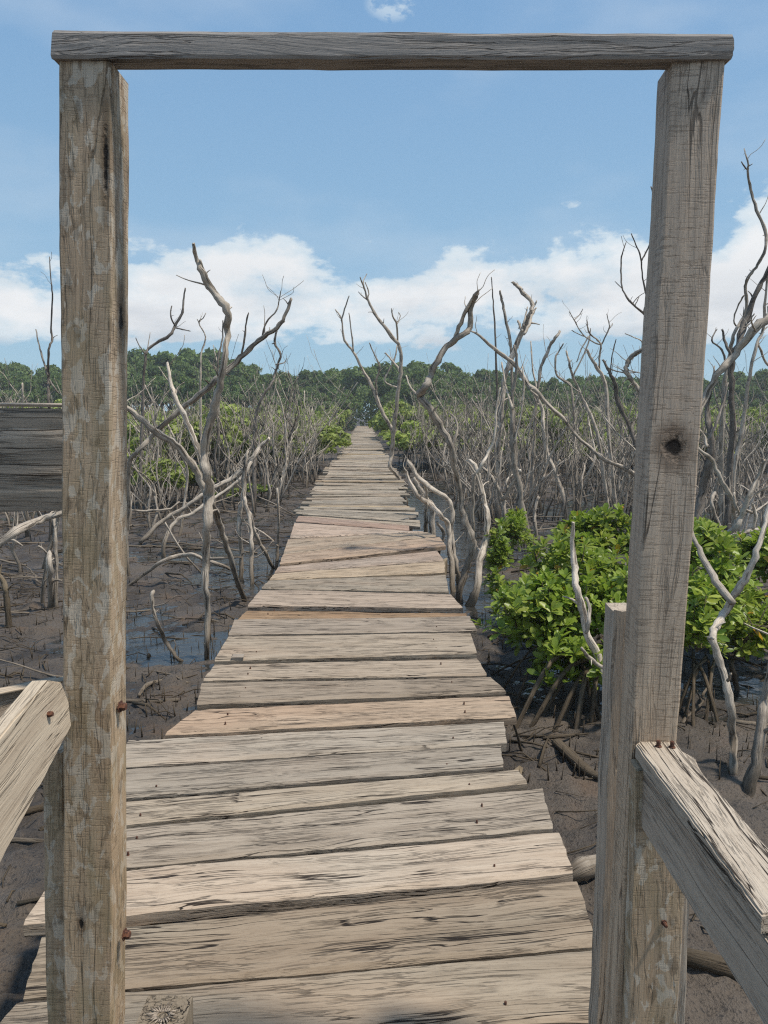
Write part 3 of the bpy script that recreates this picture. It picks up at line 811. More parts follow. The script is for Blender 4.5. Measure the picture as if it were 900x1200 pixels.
def hero(label, Y, trunk, branches=(), mat=None, name='dead_tree', cat='dead tree', Ytop=None, seed=None, group=None, ground=True):
    mat = mat or M_DEAD
    seed = seed or int(trunk[0][0]*7+trunk[-1][1]*3)
    me, base = limb_mesh('trunk', trunk, Y, Ytop if Ytop else Y+RND.uniform(-.3, .3)*min(1, Y/8), seed, 10, ground)
    root = empty(name, (base.x, base.y, MUD), label, cat, group)
    set_origin(me, root.location)
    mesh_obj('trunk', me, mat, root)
    YT = Ytop if Ytop else Y
    for k, br in enumerate(branches):
        ya, yb = Y, Y+RND.uniform(-.45, .45)
        if isinstance(br, dict): ya, yb, gr, br = br.get('a', Y), br.get('b', Y), br.get('g', False), br['p']
        else: gr = False
        bm_, _ = limb_mesh('branch', br, ya, yb, seed+k*31+7, 7, gr, .05)
        set_origin(bm_, root.location); mesh_obj('branch', bm_, mat, root)
    return root

# ---- left of the boardwalk
hero('thick pale dead mangrove with bent tall trunk, two legs and an arm reaching left', 6.4,
     [(242, 779, 7), (243, 755, 8), (243, 722, 8.5), (241, 689, 9), (241, 655, 9.5), (242, 622, 10), (245, 598, 12), (245, 578, 13), (242, 555, 13), (240, 533, 11), (243, 504, 11.5), (252, 475, 13), (259, 447, 10), (264, 413, 9), (267, 387, 9.5), (266, 363, 10), (255, 348, 10), (245, 335, 10), (236, 318, 8.5), (231, 305, 5), (227, 286, 4)],
     [dict(p=[(287, 708, 7), (283, 695, 7.5), (272, 662, 7.5), (265, 638, 7.5), (259, 620, 8), (250, 595, 9), (245, 580, 10)], a=8.3, b=6.45, g=True),
      dict(p=[(243, 580, 9), (239, 571, 9), (228, 549, 9), (210, 524, 9), (190, 511, 9), (174, 499, 8), (157, 484, 7), (140, 474, 6)], a=6.4, b=6.2),
      dict(p=[(240, 548, 6), (233, 527, 6.5), (225, 507, 6.5), (214, 484, 6.5), (205, 464, 6), (201, 450, 5), (196, 425, 3)], a=6.4, b=6.8),
      [(243, 333, 6), (239, 320, 5), (235, 306, 3.5)], [(266, 363, 4), (269, 361, 3), (271, 360, 2)]], M_DEADPALE, Ytop=6.0)
hero('long leaning dead trunk crossing behind the thick pale tree and rising to the right', 9.5,
     [(148, 640, 7), (150, 600, 6.5), (152, 545, 6), (163, 527, 6), (179, 511, 6), (194, 495, 6.5), (214, 478, 7), (239, 459, 7), (254, 445, 7.5), (277, 424, 6.5), (297, 405, 6), (310, 394, 5.5), (328, 380, 5.5), (337, 362, 5), (341, 351, 4)],
     [[(307, 395, 2.5), (312, 378, 2.2), (324, 364, 2), (327, 352, 1.6), (329, 341, 1.2)], [(282, 421, 3), (286, 400, 3), (288, 382, 2.6), (291, 367, 2)], [(328, 380, 3), (333, 377, 2)], [(316, 389, 2), (316, 384, 1.5)]], M_DEAD, Ytop=8.4)
hero('dark crooked dead tree with a hanging twig top under the tip of the leaning trunk', 16.0,
     [(298, 598, 6), (298, 560, 5), (298, 520, 4.5), (300, 490, 4), (305, 469, 4), (318, 450, 3.8), (322, 440, 3.5), (325, 428, 3.4), (329, 415, 3.2), (322, 402, 3), (324, 388, 2.4), (325, 380, 2)],
     [[(324, 427, 2), (333, 425, 1.4), (336, 420, 1)], [(322, 402, 2), (319, 403, 1.2)]], M_DEADDARK)
hero('dark dead tree curving up and right beside the left gate post with a forked tip', 15.5,
     [(164, 590, 5), (165, 540, 4.5), (167, 490, 4), (168, 450, 3.8), (170, 424, 3.6), (172, 411, 3.6), (183, 402, 3.8), (199, 393, 3.6), (205, 382, 3.4), (214, 366, 3), (215, 352, 2.4), (217, 338, 1.8)],
     [[(205, 382, 2.2), (200, 371, 2), (201, 359, 1.5)], [(206, 384, 2), (214, 386, 1.6), (223, 388, 1.2)], [(171, 415, 1.6), (163, 405, 1.4), (159, 396, 1)], [(172, 415, 1.6), (174, 402, 1.4), (176, 390, 1)]], M_DEADDARK)
hero('thin zigzag dead tree standing behind the thick pale tree against the clouds', 17.0,
     [(234, 600, 4), (236, 540, 3.4), (235, 470, 3), (235, 440, 2.6), (236, 413, 2.2), (241, 395, 2), (233, 378, 1.8), (238, 373, 1.4), (241, 367, 1)],
     [[(233, 378, 1.2), (231, 374, .9)]], M_DEAD)
hero('slim dead tree with twigs rising behind the gap between the two pale trunks', 18.0,
     [(256, 590, 4), (257, 520, 3.4), (256, 460, 3), (255, 430, 2.6), (258, 410, 2.4), (261, 395, 2), (261, 376, 1.5)],
     [[(256, 430, 1.6), (252, 415, 1.2), (250, 405, 1)]], M_DEAD)
hero('fallen dead tree with two long stems lying behind the thick pale trunk', 11.8,
     [(163, 640, 6), (170, 630, 6), (190, 611, 6.5), (212, 598, 6), (232, 584, 5.5), (252, 571, 5.5), (270, 562, 5.5), (285, 549, 5.5), (297, 535, 5.5), (305, 524, 6), (315, 515, 5)],
     [dict(p=[(192, 637, 5), (205, 611, 6), (225, 602, 5.5), (240, 591, 5), (257, 580, 5), (283, 560, 5), (294, 542, 4.5)], a=11.0, b=11.9, g=True),
      [(165, 634, 4.5), (176, 622, 4), (183, 606, 3.5), (184, 595, 2.6), (181, 582, 2)], [(155, 598, 3), (168, 599, 3.2), (183, 598, 3), (200, 596, 3), (210, 588, 2.5)],
      [(163, 640, 4), (166, 650, 3.5), (170, 660, 3), (162, 667, 2.5)]], M_DEAD, Ytop=12.6)
hero('dead stem forking into three legs on the wet mud near the boardwalk edge', 9.6,
     [(282, 676, 5.5), (283, 644, 6), (280, 624, 6), (281, 602, 6.5), (285, 584, 7), (286, 562, 7), (288, 545, 5), (290, 530, 4)],
     [dict(p=[(295, 686, 5.5), (295, 655, 5.5), (295, 638, 5.5), (293, 615, 5.5), (290, 598, 6), (286, 585, 6)], a=9.2, b=9.6, g=True),
      dict(p=[(320, 668, 5), (314, 653, 5), (303, 633, 5), (297, 618, 5), (291, 600, 5)], a=10.2, b=9.6, g=True)], M_DEAD)
hero('thin straight grey pole leaning at the left boardwalk edge', 10.1, [(324, 665, 4), (325, 640, 4), (327, 610, 3.6), (325, 573, 3)],
     [[(326, 640, 2.4), (312, 627, 2.2), (298, 618, 2)]], M_DEAD, name='dead_pole')
hero('short curved brown stick standing in the wet mud right of the left gate post', 6.35,
     [(217, 780, 5), (206, 769, 5.5), (194, 751, 5.5), (185, 731, 5), (179, 711, 4.6), (178, 694, 4.6)], [[(204, 768, 3), (200, 776, 2.5), (195, 785, 2)], [(204, 766, 2), (206, 756, 1.5), (204, 750, 1)]], M_DEAD, name='dead_sapling')
hero('arched fallen branch spanning the mud in front of the thick pale tree', 8.9,
     [(146, 692, 4), (158, 681, 4), (172, 671, 4), (190, 658, 4.5), (210, 651, 5), (228, 650, 5), (239, 656, 4.6), (250, 659, 4.6), (268, 666, 4)],
     [[(240, 655, 3.5), (262, 654, 3.6), (282, 653, 3)]], M_DEAD, name='fallen_branch', cat='branch')
hero('thin straight twig slanting over the mud through the arched branch', 9.6, [(236, 672, 2.6), (214, 647, 2.6), (194, 613, 2.2)], (), M_DEAD, name='fallen_branch', cat='branch', ground=False)
hero('tall thin dead tree with two prongs left of the left gate post', 12.0,
     [(60, 660, 5), (59, 600, 4.6), (58, 500, 4), (57, 470, 3.6), (57, 445, 3.4), (56, 430, 3), (57, 410, 3), (61, 397, 3), (60, 385, 2.6), (61.5, 350, 2.2), (60, 330, 1.8), (58, 301, 1.2)],
     [[(56, 440, 2.6), (50, 420, 2.4), (46, 405, 2), (42, 386, 1.4)], [(58, 445, 2), (64, 455, 2), (70, 462, 1.6)]], M_DEADDARK)
hero('thick split grey log leaning up to the left gate post below the dark rail board', 5.6,
     [(-40, 668, 11), (-5, 641, 11), (20, 622, 11), (45, 610, 10), (68, 603, 8), (90, 599, 6)], (), M_DEAD, name='fallen_log', cat='log', Ytop=6.2)
hero('upright split stump with forked roots beside the left gate post', 8.0,
     [(60, 722, 9), (59, 690, 9), (58, 665, 9), (57, 650, 7)], [dict(p=[(50, 715, 5), (51, 690, 5), (55, 660, 4)], a=8.1, b=8, g=True), dict(p=[(66, 705, 5), (66, 670, 4.5), (64, 625, 4), (63, 606, 4)], a=7.9, b=8, g=True), [(58, 655, 4), (52, 645, 3), (46, 640, 2)]], M_DEAD, name='dead_stump', cat='stump')
hero('dark leaning post-like stem under the dark rail board at the left edge', 12.5, [(32, 660, 7), (32, 640, 6), (31, 610, 6), (30, 560, 5)], (), M_DEAD, name='dead_stump', cat='stump')
hero('pale brown stump second from the left frame edge under the dark rail board', 13.5, [(20, 644, 7), (19, 620, 6), (18, 590, 6)], (), M_DEAD, name='dead_stump', cat='stump')
hero('curved dead root arching out of the mud at the left frame edge', 7.2, [(8, 708, 7), (6, 690, 7), (0, 676, 6), (-12, 668, 5)], (), M_ROOT, name='dead_root', cat='root')

# ---- right of the boardwalk
hero('slender twin-stemmed dead tree at the right boardwalk edge with long upswept branches', 17.0,
     [(476, 588, 5), (471, 567, 4.5), (464, 556, 4.5), (457, 546, 5), (459, 533, 5.5), (461, 513, 6), (464, 479, 6), (467, 454, 5.5), (470, 432, 5), (469, 408, 4.6), (456, 390, 4.2), (442, 372, 3.6), (431, 352, 3), (427, 338, 2.5), (422, 325, 1.6)],
     [[(431, 352, 2.2), (425, 347, 1.8), (420, 342, 1.2)], [(427, 337, 1.8), (426, 329, 1.6), (430, 321, 1)], [(431, 350, 1.8), (432, 342, 1.6), (428, 331, 1.1)],
      [(469, 410, 2.8), (466, 400, 2.8), (465, 381, 2.6), (460, 370, 2.2), (459, 362, 1.4)], [(465, 380, 1.6), (469, 371, 1.2), (467, 366, .9)], [(468, 436, 3), (466, 430, 2.8), (458, 421, 2.4), (452, 414, 2)],
      [(468, 455, 2.4), (451, 447, 2.2), (457, 432, 2.2), (463, 419, 2), (465, 405, 1.5)],
      [(460, 508, 4.5), (458, 501, 4.5), (447, 481, 4.4), (438, 457, 4.2), (424, 432, 3.8), (414, 412, 3.4), (404, 399, 3), (400, 374, 2.4), (393, 363, 1.6)], [(400, 376, 2), (404, 362, 1.8), (409, 347, 1.2)],
      [(414, 412, 2.2), (412, 390, 1.8), (409, 367, 1.2)], [(441, 462, 3), (441, 445, 2.6), (445, 430, 2.4), (438, 414, 2), (433, 402, 1.4)], [(457, 497, 2.5), (448, 480, 2), (444, 466, 1.6)]], M_DEAD, Ytop=16.4)
hero('thick grey dead tree bending back on itself with a blade-like forked tip', 8.3,
     [(539, 712, 10), (540, 689, 10), (547, 664, 9), (554, 636, 9), (547, 615, 8), (541, 595, 7), (538, 569, 6.5), (532, 547, 7), (529, 522, 8), (518, 502, 9), (504, 479, 9), (492, 464, 10), (500, 452, 9), (504, 441, 8.5), (513, 423, 8), (524, 406, 8), (540, 393, 7.5), (551, 384, 7), (552, 361, 6), (558, 348, 4.5), (561, 341, 3)],
     [[(533, 397, 5), (540, 378, 5), (549, 358, 5), (556, 346, 4), (561, 340, 2)], [(496, 470, 3.5), (488, 462, 3), (480, 452, 2.4), (476, 440, 1.5)], [(530, 525, 4), (536, 505, 3.4), (534, 492, 3), (528, 485, 2)]], M_DEAD, Ytop=8.0)
hero('stout pale dead trunk curving up beside the bent grey tree at the deck edge', 8.15,
     [(549, 714, 12), (558, 691, 11), (563, 656, 11), (569, 633, 10), (572, 607, 9), (568, 589, 7), (564, 572, 6.5), (560, 556, 6), (556, 545, 6), (550, 540, 5)],
     [[(559, 555, 5), (566, 542, 4.6), (573, 529, 4.4), (580, 510, 4), (582, 480, 3.2), (586, 455, 2.4)], dict(p=[(557, 640, 5), (555, 624, 5), (554, 589, 5), (556, 556, 4.6)], a=8.6, b=8.4), [(566, 580, 3), (560, 560, 2.6), (549, 543, 2.2)]], M_DEADPALE, Ytop=8.7)
hero('pair of brown dead stems arching left over the boardwalk edge', 8.8,
     [(530, 700, 7), (530, 669, 7), (527, 642, 7), (526, 616, 7), (516, 604, 6), (504, 591, 6), (489, 580, 5.5), (479, 562, 4.5), (476, 552, 3)],
     [dict(p=[(537, 688, 6.5), (536, 669, 6.5), (531, 644, 6.5), (529, 616, 6.5), (530, 598, 6), (524, 584, 6), (507, 573, 6), (491, 560, 6), (480, 542, 5)], a=9.2, b=9.3, g=True),
      dict(p=[(512, 660, 4), (516, 640, 5), (520, 625, 5), (512, 612, 4)], a=9.6, b=9.3)], M_DEAD, Ytop=9.2)
hero('stubby forked dead stems leaning at the deck edge in front of the silver puddle', 11.0,
     [(505, 650, 7), (506, 627, 7), (507, 600, 7), (506, 591, 6.5), (498, 583, 6), (491, 570, 5), (485, 560, 4.5)], [dict(p=[(499, 640, 6), (499, 622, 6), (499, 600, 5.5), (500, 585, 5)], a=11.4, b=11, g=True), [(499, 590, 5), (499, 572, 4), (493, 562, 3)]], M_DEAD)
hero('brown leaning dead trunk rooted at the left end of the green bush', 11.4,
     [(622, 650, 8), (616, 616, 8), (609, 578, 7.5), (603, 544, 6.5), (600, 500, 6), (601, 460, 5), (606, 430, 4), (603, 405, 3)], [[(602, 520, 3.5), (610, 490, 3), (614, 455, 2.4), (612, 430, 1.8)], [(601, 480, 3), (592, 450, 2.5), (588, 425, 2)]], M_DEAD)
hero('Y-forked dead trunk with pale short arms behind the small leafy sapling', 13.5,
     [(594, 628, 5.5), (592, 605, 6), (590, 584, 7)], [[(590, 586, 5), (578, 563, 5), (570, 552, 4), (563, 546, 3)], [(591, 584, 6), (599, 570, 5.5), (605, 560, 5), (610, 552, 4)], [(596, 574, 3), (594, 564, 2.6), (600, 556, 2)]], M_DEADPALE)
hero('short pale hooked dead stem between two leaning trunks left of the bush', 12.0, [(629, 634, 4.6), (627, 612, 4.6), (627, 597, 4.4), (631, 583, 4)], (), M_DEADPALE, name='dead_sapling')
hero('dead tree with thick antler-like top against the clouds, centre right', 15.0,
     [(584, 608, 8), (584, 560, 7.5), (586, 500, 7), (590, 449, 7), (597, 425, 7.5), (606, 403, 8), (616, 381, 7.5), (622, 365, 5.5), (624, 356, 5), (613, 343, 4.8), (606, 335, 4), (601, 331, 3)],
     [[(622, 364, 3), (626, 358, 2.6), (629, 353, 2)], [(614, 392, 4), (620, 381, 4), (623, 370, 3.4), (628, 361, 2)], [(612, 388, 4), (609, 381, 3.8), (607, 376, 3)], [(613, 382, 2.6), (616, 370, 2.4), (618, 360, 1.6)]], M_DEAD)
hero('long bent dead stem reaching from the right post up to the left across the thicket', 13.0,
     [(775, 610, 6), (760, 572, 5), (744, 556, 5), (724, 545, 5.2), (707, 538, 5.6), (692, 525, 5.2), (676, 511, 4.8), (660, 490, 4.6), (644, 476, 4.6), (627, 456, 5.4), (618, 450, 5.6), (604, 427, 5.2), (584, 413, 4.4), (563, 394, 3.4), (552, 388, 2)],
     [[(642, 474, 3), (634, 468, 2.6), (622, 458, 2)]], M_DEAD, Ytop=12.0)
hero('leaning dead trunk with sweeping curve left of the thicket centre', 14.6,
     [(662, 600, 6), (660, 579, 6), (646, 545, 5.6), (638, 520, 5.4), (637, 500, 5), (635, 481, 5), (627, 460, 5)], [[(655, 566, 3), (652, 556, 3), (655, 540, 2.5)]], M_DEAD)
hero('thin straight dead pole rising highest above the centre right thicket', 16.0, [(586, 620, 4), (585, 560, 3.6), (583, 470, 3), (581, 408, 2.6), (579, 371, 2.2), (577.5, 348, 1.8), (576, 325, 1.2)], (), M_DEADDARK, name='dead_pole')
hero('dead stem with blunt tip just right of the thin straight pole', 15.4, [(607, 600, 5), (604, 520, 4.4), (600, 450, 4), (598.6, 408, 3.8), (592, 371, 3.2), (589, 355, 3), (586, 342, 2.8)], (), M_DEAD, name='dead_pole')
hero('smooth blunt dead stem slanting up to the right of the antler-like tree', 15.0, [(622, 610, 5.5), (624, 550, 4.8), (628, 480, 4.2), (633, 435, 4), (639, 418, 3.8), (645, 405, 3.8), (651, 396, 3.6), (656, 389, 3)], [[(630, 460, 2.4), (624, 430, 2), (622, 400, 1.4)]], M_DEAD)
hero('S-curved thin dead stem before the treeline right of centre', 16.0, [(676, 600, 4.4), (674, 540, 4), (672, 480, 3.4), (669, 452, 3), (660, 446, 2.8), (652, 438, 2.6), (651, 420, 2.4), (656, 410, 2), (660, 403, 1.5)], (), M_DEAD)
hero('long slanting dead pole with blunt top in the middle of the right thicket', 14.0, [(714, 610, 5), (706, 545, 4.4), (696, 496, 4), (682, 466, 3.6), (670, 437, 3.2), (667, 425, 3), (664, 412, 2.6)], [[(672, 440, 2), (682, 420, 1.8), (690, 400, 1.5), (692, 385, 1)]], M_DEAD)
hero('many-twigged dead tree with curling branch tips left of the right gate post', 13.8,
     [(722, 610, 5.5), (716, 540, 5), (712, 490, 4.6), (709, 449, 4.2), (699, 430, 4), (692, 418, 3.4), (688, 410, 2.6)],
     [[(703, 437, 2.8), (702, 420, 2.8), (704, 405, 2.6), (700, 398, 2.4), (693, 393, 2.2), (689, 385, 2), (688, 376, 1.5)], [(704, 406, 2), (710, 393, 2), (714, 384, 1.8), (713, 376, 1.5), (711, 368, 1)],
      [(703, 404, 2), (694, 400, 2), (684, 393, 1.9), (677, 383, 1.8), (673, 375, 1.6), (667, 365, 1)], [(673, 375, 1.4), (679, 369, 1.2), (683, 362, .9)], [(684, 394, 1.4), (675, 390, 1.2), (670, 387, .9)], [(712, 388, 1.3), (716, 382, 1.1), (718, 379, .8)],
      [(690, 394, 1.6), (684, 404, 1.6), (680, 412, 1.4), (676, 424, 1.2)]], M_DEAD)
hero('dark thick-kneed dead stem with a broken point close left of the right gate post', 12.6, [(752, 600, 6), (748, 540, 5), (737, 498, 4.2), (724, 472, 6), (722, 455, 5), (718, 444, 4.4), (712, 432, 3.6), (707, 422, 2.6)],
     [[(715, 436, 2.2), (717, 420, 2), (720, 405, 1.8), (722, 398, 1.2)], [(710, 430, 1.8), (722, 435, 1.6), (736, 437, 1.4), (748, 436, 1)]], M_DEADDARK)
hero('pale C-curved dead branch touching the left side of the right gate post', 11.0, [(772, 620, 6), (768, 560, 6), (760, 490, 6), (750, 460, 6), (743, 449, 6), (734, 436, 6), (735, 426, 6), (741, 417, 6), (753, 410, 6), (762, 405, 5)],
     [[(752, 411, 2), (752, 400, 1.8), (742, 395, 1.6), (733, 391, 1.2)], [(737, 434, 2), (750, 437, 1.4)]], M_DEADPALE)
hero('tall thin dead branches reaching up beside the right gate post', 10.0, [(775, 640, 6), (772, 560, 5), (769, 450, 4), (764, 390, 3.4), (757, 371, 3.2), (741, 356, 2.8), (730, 340, 2.4), (728, 322, 2.2), (728, 304, 2), (731, 292, 1.6), (734, 283, 1)],
     [[(729, 338, 1.4), (724, 333, 1.2), (721, 330, .9)], [(764, 392, 3), (760, 365, 2.8), (757, 345, 2.6), (753, 325, 2.4), (751, 302, 2.2), (745, 287, 1.8), (740, 274, 1.2)], [(752, 305, 2.2), (758, 294, 2), (764, 280, 1.8)], [(766, 380, 3), (769, 300, 2.4), (767, 240, 2), (763, 219, 1.6)],
      [(744, 358, 1.6), (747, 352, 1.4), (749, 348, 1)]], M_DEADDARK)
hero('tallest dead tree at the right frame edge with a long sinuous upper stem', 9.5,
     [(846, 640, 8), (845, 560, 7), (846, 500, 6.5), (849, 450, 6), (854, 420, 5.5), (860, 393, 5), (868, 378, 4.6), (874, 364, 4.2), (875, 350, 4), (873, 335, 4.2), (879, 322, 4), (888, 310, 4), (897, 292, 4), (897, 270, 4), (887, 246, 3.6), (880, 222, 3.2), (876, 201, 2.8), (877, 192, 2.2), (874, 182, 1.6), (872, 174, 1)],
     [[(877, 200, 2), (873, 196, 2), (869, 190, 1.5)], [(877, 195, 1.5), (882, 192, 1)], [(872, 346, 2.4), (864, 360, 2.2), (860, 376, 2), (864, 384, 2)]], M_DEAD)
hero('thick dark dead trunk rising to the right frame edge under the tallest stem', 9.0,
     [(852, 640, 9), (855, 560, 8.5), (858, 500, 8), (857, 447, 8), (858, 422, 9), (865, 405, 9.5), (873, 378, 9), (887, 343, 6.5), (899, 320, 5.5), (912, 290, 4.5)], [[(848, 432, 3), (850, 424, 3), (846, 410, 2.8), (834, 399, 2.4), (840, 386, 1.6)], [(858, 418, 4), (852, 408, 4), (849, 398, 3.8), (847, 387, 3.2)], [(872, 384, 2), (880, 378, 1.6), (886, 370, 1)]], M_DEADDARK)
hero('fat pale dead limb slanting from the right frame edge to behind the gate post', 8.2,
     [(800, 640, 7), (806, 560, 7), (815, 497, 8), (828, 462, 9), (845, 434, 9.5), (862, 415, 10), (882, 389, 11), (900, 371, 11), (920, 350, 10)], [[(885, 388, 3), (880, 375, 2.4), (884, 368, 1.6)]], M_DEADPALE)
hero('straight slim dead stem leaning right beneath the fat pale limb at the right edge', 10.2,
     [(858, 640, 5), (860, 555, 5), (866, 522, 5), (872, 485, 5), (878, 442, 4.6), (885, 410, 4.2), (894, 385, 4), (897, 350, 3.4), (899, 320, 3)], [[(888, 402, 2.6), (892, 412, 3), (899, 427, 3), (910, 432, 3)], [(890, 398, 2.4), (893, 390, 2), (899, 383, 1.6)]], M_DEAD)
hero('dark bulging dead trunk just right of the right gate post above the bush', 8.8, [(815, 700, 9), (816, 640, 10), (819, 600, 11), (825, 570, 10), (831, 540, 9), (833, 510, 8), (828, 480, 6), (832, 455, 5)], [[(832, 515, 4), (840, 495, 4), (848, 470, 3.4), (852, 450, 3)]], M_DEADDARK)
hero('sinuous pale dead stem dropping into the bush right of the right gate post', 8.0, [(856, 700, 5), (856, 677, 5), (859, 640, 5.4), (860, 612, 5.4), (860, 595, 6), (855, 580, 7), (843, 560, 6), (835, 540, 5), (820, 527, 4.5), (806, 512, 4)], [[(828, 524, 3.4), (826, 512, 3), (820, 504, 2.6)]], M_DEADPALE)
hero('C-shaped pale dead stem between the dark trunk and the bush at the right', 8.6, [(850, 690, 5), (850, 652, 5), (843, 616, 5), (834, 592, 5), (836, 580, 5), (840, 572, 5), (841, 560, 4)], [[(826, 596, 3), (829, 620, 3.4), (834, 645, 3.8), (842, 670, 4)]], M_DEAD)
hero('horizontal gnarled dead limb with upward fork above the right part of the bush', 7.8, [(826, 690, 6), (830, 660, 6), (837, 636, 7), (850, 626, 8), (864, 616, 9), (869, 603, 8), (877, 582, 6), (889, 557, 5), (896, 540, 4)],
     [[(852, 628, 5), (865, 626, 6), (887, 621, 6.5), (905, 626, 6)], [(868, 604, 4.5), (862, 592, 4), (860, 578, 3.4)], [(878, 584, 3.4), (890, 576, 3.6), (905, 568, 3.6)], [(872, 596, 3), (884, 600, 3.4), (905, 585, 3.6)], [(882, 620, 4), (885, 604, 4), (882, 590, 3.4)]], M_DEADPALE)
hero('long forked pale pole standing in front of the bush near the right frame edge', 4.15,
     [(863, 940, 10), (862, 925, 9.6), (860, 905, 9.4), (859, 867, 9.4), (856, 830, 9.4), (851, 800, 9), (844, 775, 9.2), (835, 748, 9.4), (841, 730, 9.4), (850, 715, 9.6), (862, 694, 10), (875, 674, 9.4), (887, 645, 8.4), (895, 620, 7.6), (903, 590, 7), (912, 560, 6)],
     [dict(p=[(858, 706, 9), (840, 681, 10.5), (826, 657, 8), (817, 638, 6), (808, 620, 5)], a=4.15, b=4.6), [(836, 748, 4), (830, 748, 3)], [(853, 797, 5), (856, 790, 4)]], M_DEADPALE, Ytop=4.6)
hero('broad grey split stump leaning right at the right frame edge', 3.95, [(868, 965, 16), (876, 935, 17), (884, 895, 16), (892, 850, 15), (898, 815, 12), (908, 770, 9)], (), M_DEAD, name='dead_stump', cat='stump', Ytop=4.1)
hero('brown root stem with an arm bending off to the right under the bush edge', 5.6, [(866, 824, 6), (862, 800, 6), (858, 782, 6), (860, 770, 6), (868, 758, 6), (882, 742, 6), (905, 733, 5)], (), M_ROOT, name='dead_root', cat='root')
hero('thin pale twig lying across the mud right of the bush', 5.2, [(872, 731, 2.4), (885, 737, 2.6), (905, 745, 2.6)], (), M_DEADPALE, name='fallen_branch', cat='branch', ground=False)
hero('smooth pale curved dead stem before the green bush, left of the right gate post', 4.7,
     [(742, 880, 9), (728, 835, 9), (716, 806, 9), (704, 776, 9), (688, 745, 9), (681, 711, 9), (675, 690, 8.6), (673, 666, 8), (671, 640, 6.5), (672, 613, 4)],
     [[(687, 742, 5), (690, 728, 5.4), (691, 712, 5), (686, 700, 4)], [(706, 782, 6), (697, 776, 6), (688, 768, 5.4), (682, 760, 4)]], M_DEADPALE, Ytop=5.0)
hero('thin stick leaning against the right boardwalk edge', 4.35, [(622, 922, 3.4), (618, 905, 3.4), (610, 875, 3.2), (601, 846, 3)], (), M_ROOT, name='dead_pole')
hero('dark thin twig rising out of the bush beside the right gate post', 5.6, [(738, 740, 4), (734, 712, 3.4), (729, 696, 3), (733, 680, 2.4), (733, 660, 1.8)], (), M_DEADDARK, name='dead_sapling')

# ------------------------------------------------------------------ procedural dead mangroves of the thicket
def variant(seed, height):
    rn = random.Random(seed)
    P = [Vector((0, 0, -.12))]; d = Vector((rn.uniform(-.25, .25), rn.uniform(-.2, .2), 1)).normalized()
    n = 9; step = height/n; r0 = rn.uniform(.018, .040)*(height/3)**.5
    pts = []
    for i in range(n+1):
        pts.append((P[-1].copy(), r0*(1-.62*i/n)))
        d = (d+Vector((rn.gauss(0, .17), rn.gauss(0, .15), rn.uniform(.0, .12)))).normalized()
        if rn.random() < .15: d = (d+Vector((rn.gauss(0, .4), rn.gauss(0, .3), 0))).normalized()
        P.append(P[-1]+d*step)
    tr = MB(); tube(tr, catmull(pts, 2), 6, .14, seed)
    brs = []
    nb = rn.randint(5, 8)
    for b_ in range(nb):
        i = rn.randint(2, n-1); p, r = pts[i]; a = rn.uniform(0, 6.283)
        dd = Vector((math.cos(a)*.8, math.sin(a)*.5, rn.uniform(.5, 1.3))).normalized()
        m_ = rn.randint(3, 6); q = p.copy(); bp_ = []; st = rn.uniform(.14, .26)*height/3
        for k in range(m_+1):
            bp_.append((q.copy(), max(.004, r*.62*(1-.7*k/m_))))
            dd = (dd+Vector((rn.gauss(0, .28), rn.gauss(0, .22), rn.uniform(0, .25)))).normalized(); q = q+dd*st
        mb = MB(); tube(mb, catmull(bp_, 2), 5, .12, seed+b_); brs.append(mb)
        for _ in range(rn.randint(1, 2)):
            p, r = bp_[rn.randint(1, m_-1)]
            dd = Vector((rn.gauss(0, .6), rn.gauss(0, .4), .7)).normalized(); q = p.copy(); cp = []
            for k in range(4):
                cp.append((q.copy(), max(.003, r*.6*(1-.7*k/3)))); dd = (dd+Vector((rn.gauss(0, .3), rn.gauss(0, .2), .15))).normalized(); q = q+dd*st*.8
            tube(mb, catmull(cp, 2), 4, .1, seed+b_+50)
    return tr, brs
VARS = []
for k in range(16):
    tr, brs = variant(200+k, [2.2, 2.6, 3.0, 3.4][k % 4])
    tm = tr.mesh('trunk', (M_DEAD,)); bms = [x.mesh('branch', (M_DEAD,)) for x in brs]
    al = MB(); al.add(tr.v, tr.f, tr.uv)
    for x in brs: al.add(x.v, x.f, x.uv)
    VARS.append((tm, bms, al.mesh('dead_tree', (M_DEAD,)), al))
def mats_variant(me, mat):
    c = me.copy(); c.materials.clear(); c.materials.append(mat); return c
DARKV = [mats_variant(v[2], M_DEADDARK) for v in VARS]
PALEV = [mats_variant(v[2], M_DEADPALE) for v in VARS]

